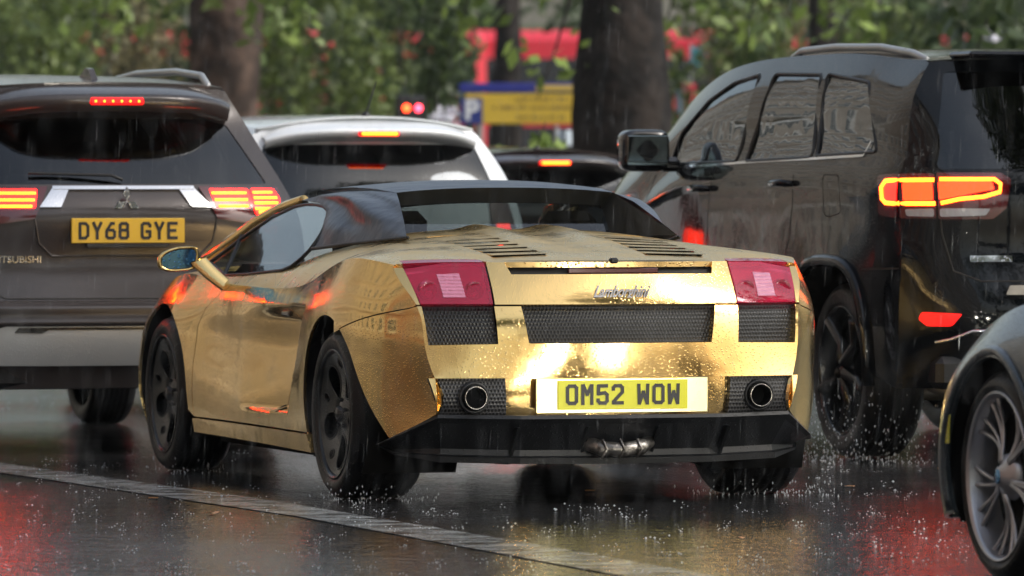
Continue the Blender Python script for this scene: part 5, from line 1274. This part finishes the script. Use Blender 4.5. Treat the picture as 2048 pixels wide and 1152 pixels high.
# ------------------------------------------------------------------ stone buildings across the road (left) and trees behind the viewer: seen in the paintwork
STONE = [mat('cream_stone', (.43, .375, .315), .8, var=(1.5, (.33, .285, .235), .4, .6)), mat('red_brick', (.32, .19, .13), .85, var=(2, (.26, .12, .07), .4, .6)), mat('grey_stone', (.33, .31, .28), .8, var=(1.5, (.25, .23, .2), .4, .6)), mat('brown_stone', (.34, .285, .23), .8, var=(2, (.25, .205, .165), .4, .6))]
WFR = mat('window_frame', (.6, .6, .58), .5); WGL = mat('window_glass', (.03, .035, .04), .06, coat=.3)
def building(xc, y0, y1, h, m, label, face=1, depth=12):
    root = empty('terrace_building', (xc, (y0 + y1) / 2, 0), label, 'building'); W_ = y1 - y0
    a = Acc(); a.box((-face * depth / 2, 0, h / 2), (depth, W_ - .1, h)); a.box((face * .2, 0, h - .5), (.6, W_ - .1, .35)); a.box((face * .1, 0, 4.3), (.4, W_ - .1, .25)); a.build('wall', m, root)
    a = Acc(); a.prism([(0, h), (-face * 3, h + 3.2), (-face * (depth - 3), h + 3.2), (-face * depth, h)], lambda p, q, d: (p, -W_ / 2 + .3 + d, q), W_ - .6); a.build('roof', mat('slate', (.05, .055, .065), .5), root)
    proto = None; cols = max(2, int(W_ / 3.4)); rows = int((h - 1.5) / 3.6)
    for r_ in range(rows):
        for c in range(cols):
            yy = -W_ / 2 + (c + .5) * W_ / cols; zz = 2.1 + r_ * 3.6
            if proto is None:
                a = Acc(); a.box((face * .05, 0, 0), (.16, 1.5, 2.3), bev=.03); a.box((face * .12, 0, -1.2), (.3, 1.8, .14)); proto = a.build('window', WFR, root)
                b_ = Acc()
                for dy in (-.34, .34):
                    for dz in (-.52, .52): b_.box((face * .135, dy, dz), (.02, .58, .94))
                b_.build('pane', WGL, proto); o = proto
            else: o = copy_part(proto, root)
            o.location = (0, yy, zz)
bl = [(-18, -70, -48, 25, 2, 'grey stone terrace house'), (-18, -48, -22, 28, 0, 'cream stone terrace house'), (-18, -22, 2, 24, 1, 'red brick terrace house'), (-18, 2, 26, 31, 0, 'tall cream stone terrace'), (-18, 26, 48, 27, 3, 'brown stone terrace house'), (-18, 48, 74, 32, 0, 'tallest cream stone terrace'), (-18, 74, 100, 28, 3, 'long brown stone terrace'), (-18, 100, 132, 26, 0, 'cream stone terrace farther up'), (-18, 132, 175, 28, 1, 'red brick terrace farthest up')]
for x, y0, y1, h, mi, lb in bl: building(x, y0, y1, h, STONE[mi], lb + ' across the road, off to the left')
for i, (x, y, h) in enumerate([(-2, -40, 13), (8, -36, 14), (19, -42, 14), (34, -50, 11), (36, -20, 12), (37, 8, 11), (38, 34, 12), (39, 60, 12), (40, 90, 12), (10, -17, 17), (17, -26, 18), (21, -9, 16)]):
    tree('plane_tree', 0, 0, .4, h, 'plane tree by the road outside the picture, ' + ['straight behind the viewer', 'behind the saloon', 'behind right of the saloon', 'far behind right', 'right of the viewer', 'right of the off-roader', 'right, farther up the road', 'right, well up the road', 'right, farthest up the road', 'tall, right of the saloon', 'tall, right and behind the saloon', 'tall, right of the queue'][i], 'roadside trees', 6000 if i > 8 else (3200 if i < 3 else 1600), 60 + i, lmat=i % 3, low=6.5, spread=6.0 if i < 3 or i > 8 else 4.2, lsize=.30, xy=(x, y))

# ------------------------------------------------------------------ rain: splashes on the road, falling drops, fallen leaves
WATER = bpy.data.materials.new('splash_water'); WATER.use_nodes = True; N, L = nodes(WATER); b_ = N['Principled BSDF']
b_.inputs['Base Color'].default_value = (.8, .85, .9, 1); b_.inputs['Roughness'].default_value = .15; b_.inputs['Alpha'].default_value = .4
RAIN = bpy.data.materials.new('rain_water'); RAIN.use_nodes = True; N, L = nodes(RAIN); b_ = N['Principled BSDF']
b_.inputs['Base Color'].default_value = (.85, .9, .95, 1); b_.inputs['Roughness'].default_value = .3; b_.inputs['Alpha'].default_value = .05
def under_car(x, y):
    for x0, x1, y0, y1 in ((-.98, .98, -.85, 3.5), (-1.62, .22, 4.1, 8.9), (2.15, 4.2, 1.9, 6.9), (.8, 2.6, 8.1, 12.5), (-.42, 1.5, -9.8, -4.95), (4.6, 6.4, 17.2, 21.5)):
        if x0 < x < x1 and y0 < y < y1: return True
    return False
V = []; F = []; rg = random.Random(11)
for i in range(2000):
    D = 17 + 24 * rg.random() ** 1.3; px = rg.uniform(-60, 2100); x, y = far(px, D)
    if under_car(x, y): continue
    s_ = rg.uniform(.25, .75) * (1 if rg.random() < .88 else 1.7); nb = rg.randint(4, 8)
    for k in range(nb):     # crown: beads thrown up and outward
        an = rg.uniform(0, 6.28); q = rg.random(); rr = .034 * s_ * rg.uniform(.1, 1.4); h = .034 * s_ * q * q + .002; b = .0024 * s_ * rg.uniform(.4, 1.8)
        c = np.array([x + rr * math.cos(an), y + rr * math.sin(an), h]); o = len(V)
        V += [c + np.array(d) * b for d in ((1.4, 0, 0), (-1.4, 0, 0), (0, 1.4, 0), (0, -1.4, 0), (0, 0, 1.1), (0, 0, -1.1))]
        F += [(o, o+2, o+4), (o+2, o+1, o+4), (o+1, o+3, o+4), (o+3, o, o+4), (o+2, o, o+5), (o+1, o+2, o+5), (o+3, o+1, o+5), (o, o+3, o+5)]
for (x0, x1, y0, y1, n, hh) in ((1.9, 2.5, 2.2, 3.1, 650, .30), (-1.0, -.6, -.5, .2, 160, .06), (.5, 1.1, -.45, .1, 160, .06), (-1.0, -.7, 2.2, 2.8, 120, .06)):
    for i in range(n):      # spray thrown up around the tyres
        z = hh * rg.random() ** 2.6 + .003; c = np.array([rg.uniform(x0, x1), rg.uniform(y0, y1), z]); b = .0022 * rg.uniform(.5, 1.8); o = len(V)
        V += [c + np.array(d) * b for d in ((1, 0, 0), (-1, 0, 0), (0, 1, 0), (0, -1, 0), (0, 0, 2.2), (0, 0, -2.2))]
        F += [(o, o+2, o+4), (o+2, o+1, o+4), (o+1, o+3, o+4), (o+3, o, o+4), (o+2, o, o+5), (o+1, o+2, o+5), (o+3, o+1, o+5), (o, o+3, o+5)]
a = Acc(); a.add(V, F, True); tag(a.build('rain_splashes', WATER), kind='stuff')
V = []; F = []
for i in range(3800):
    D = 9 + 34 * rg.random(); px = rg.uniform(-80, 2130); x, y = far(px, D); z = zat(rg.uniform(-40, 1150), D)
    if z < .05: continue
    if under_car(x, y) and z < 1.8: continue
    l = rg.uniform(.02, .055); b = .0011 * rg.uniform(.7, 1.4); o = len(V); tx = -.04 * l
    V += [(x - b, y, z), (x + b, y - b, z), (x + b, y + b, z), (x + tx, y, z - l), (x - tx, y, z + l)]
    F += [(o, o+1, o+4), (o+1, o+2, o+4), (o+2, o, o+4), (o+1, o, o+3), (o+2, o+1, o+3), (o, o+2, o+3)]
a = Acc(); a.add(V, F, True); tag(a.build('falling_rain', RAIN), kind='stuff')
LF = mat('fallen_leaf', (.45, .20, .05), .4)
for i, (px, py, lb) in enumerate([(425, 1030, 'orange leaf on the wet road left of the white line'), (306, 1000, 'small brown leaf on the white line'), (1545, 968, 'small leaf behind the right rear tyre'), (1700, 976, 'yellow leaf on the road near the saloon'), (1885, 940, 'pale orange leaf beside the saloon bumper'), (1480, 1080, 'tiny leaf on the yellow reflection'), (1180, 985, 'brown leaf behind the sports car')]):
    D = 1.291 * 13660 / (py - 332); x, y = far(px, D); a = Acc(); s_ = .022 if i == 0 else .014
    a.grid(lambda u, v: ((u - .5) * 2.2 * s_ * (1 - .5 * abs(v - .5)), (v - .5) * 2.6 * s_, .006 + .012 * s_ / .02 * (u - .5) ** 2 * 2), 4, 4, flip=False)
    o = a.build('fallen_leaf', LF); o.location = (x, y, 0); o.rotation_euler = (0, 0, i * 1.3); tag(o, lb, 'leaf', 'fallen leaves')

# ------------------------------------------------------------------ rain haze
def haze(density):
    m = bpy.data.materials.new('rain_haze'); m.use_nodes = True; N, L = nodes(m); N.clear()
    v = N.new('ShaderNodeVolumePrincipled'); v.inputs['Density'].default_value = density; v.inputs['Color'].default_value = (.85, .9, .92, 1); o = N.new('ShaderNodeOutputMaterial'); L.new(v.outputs[0], o.inputs['Volume'])
    a = Acc(); a.box((40, 60, 17.5), (480, 460, 41)); return tag(a.build('haze', m), kind='stuff')
if HAZE: haze(HAZE)
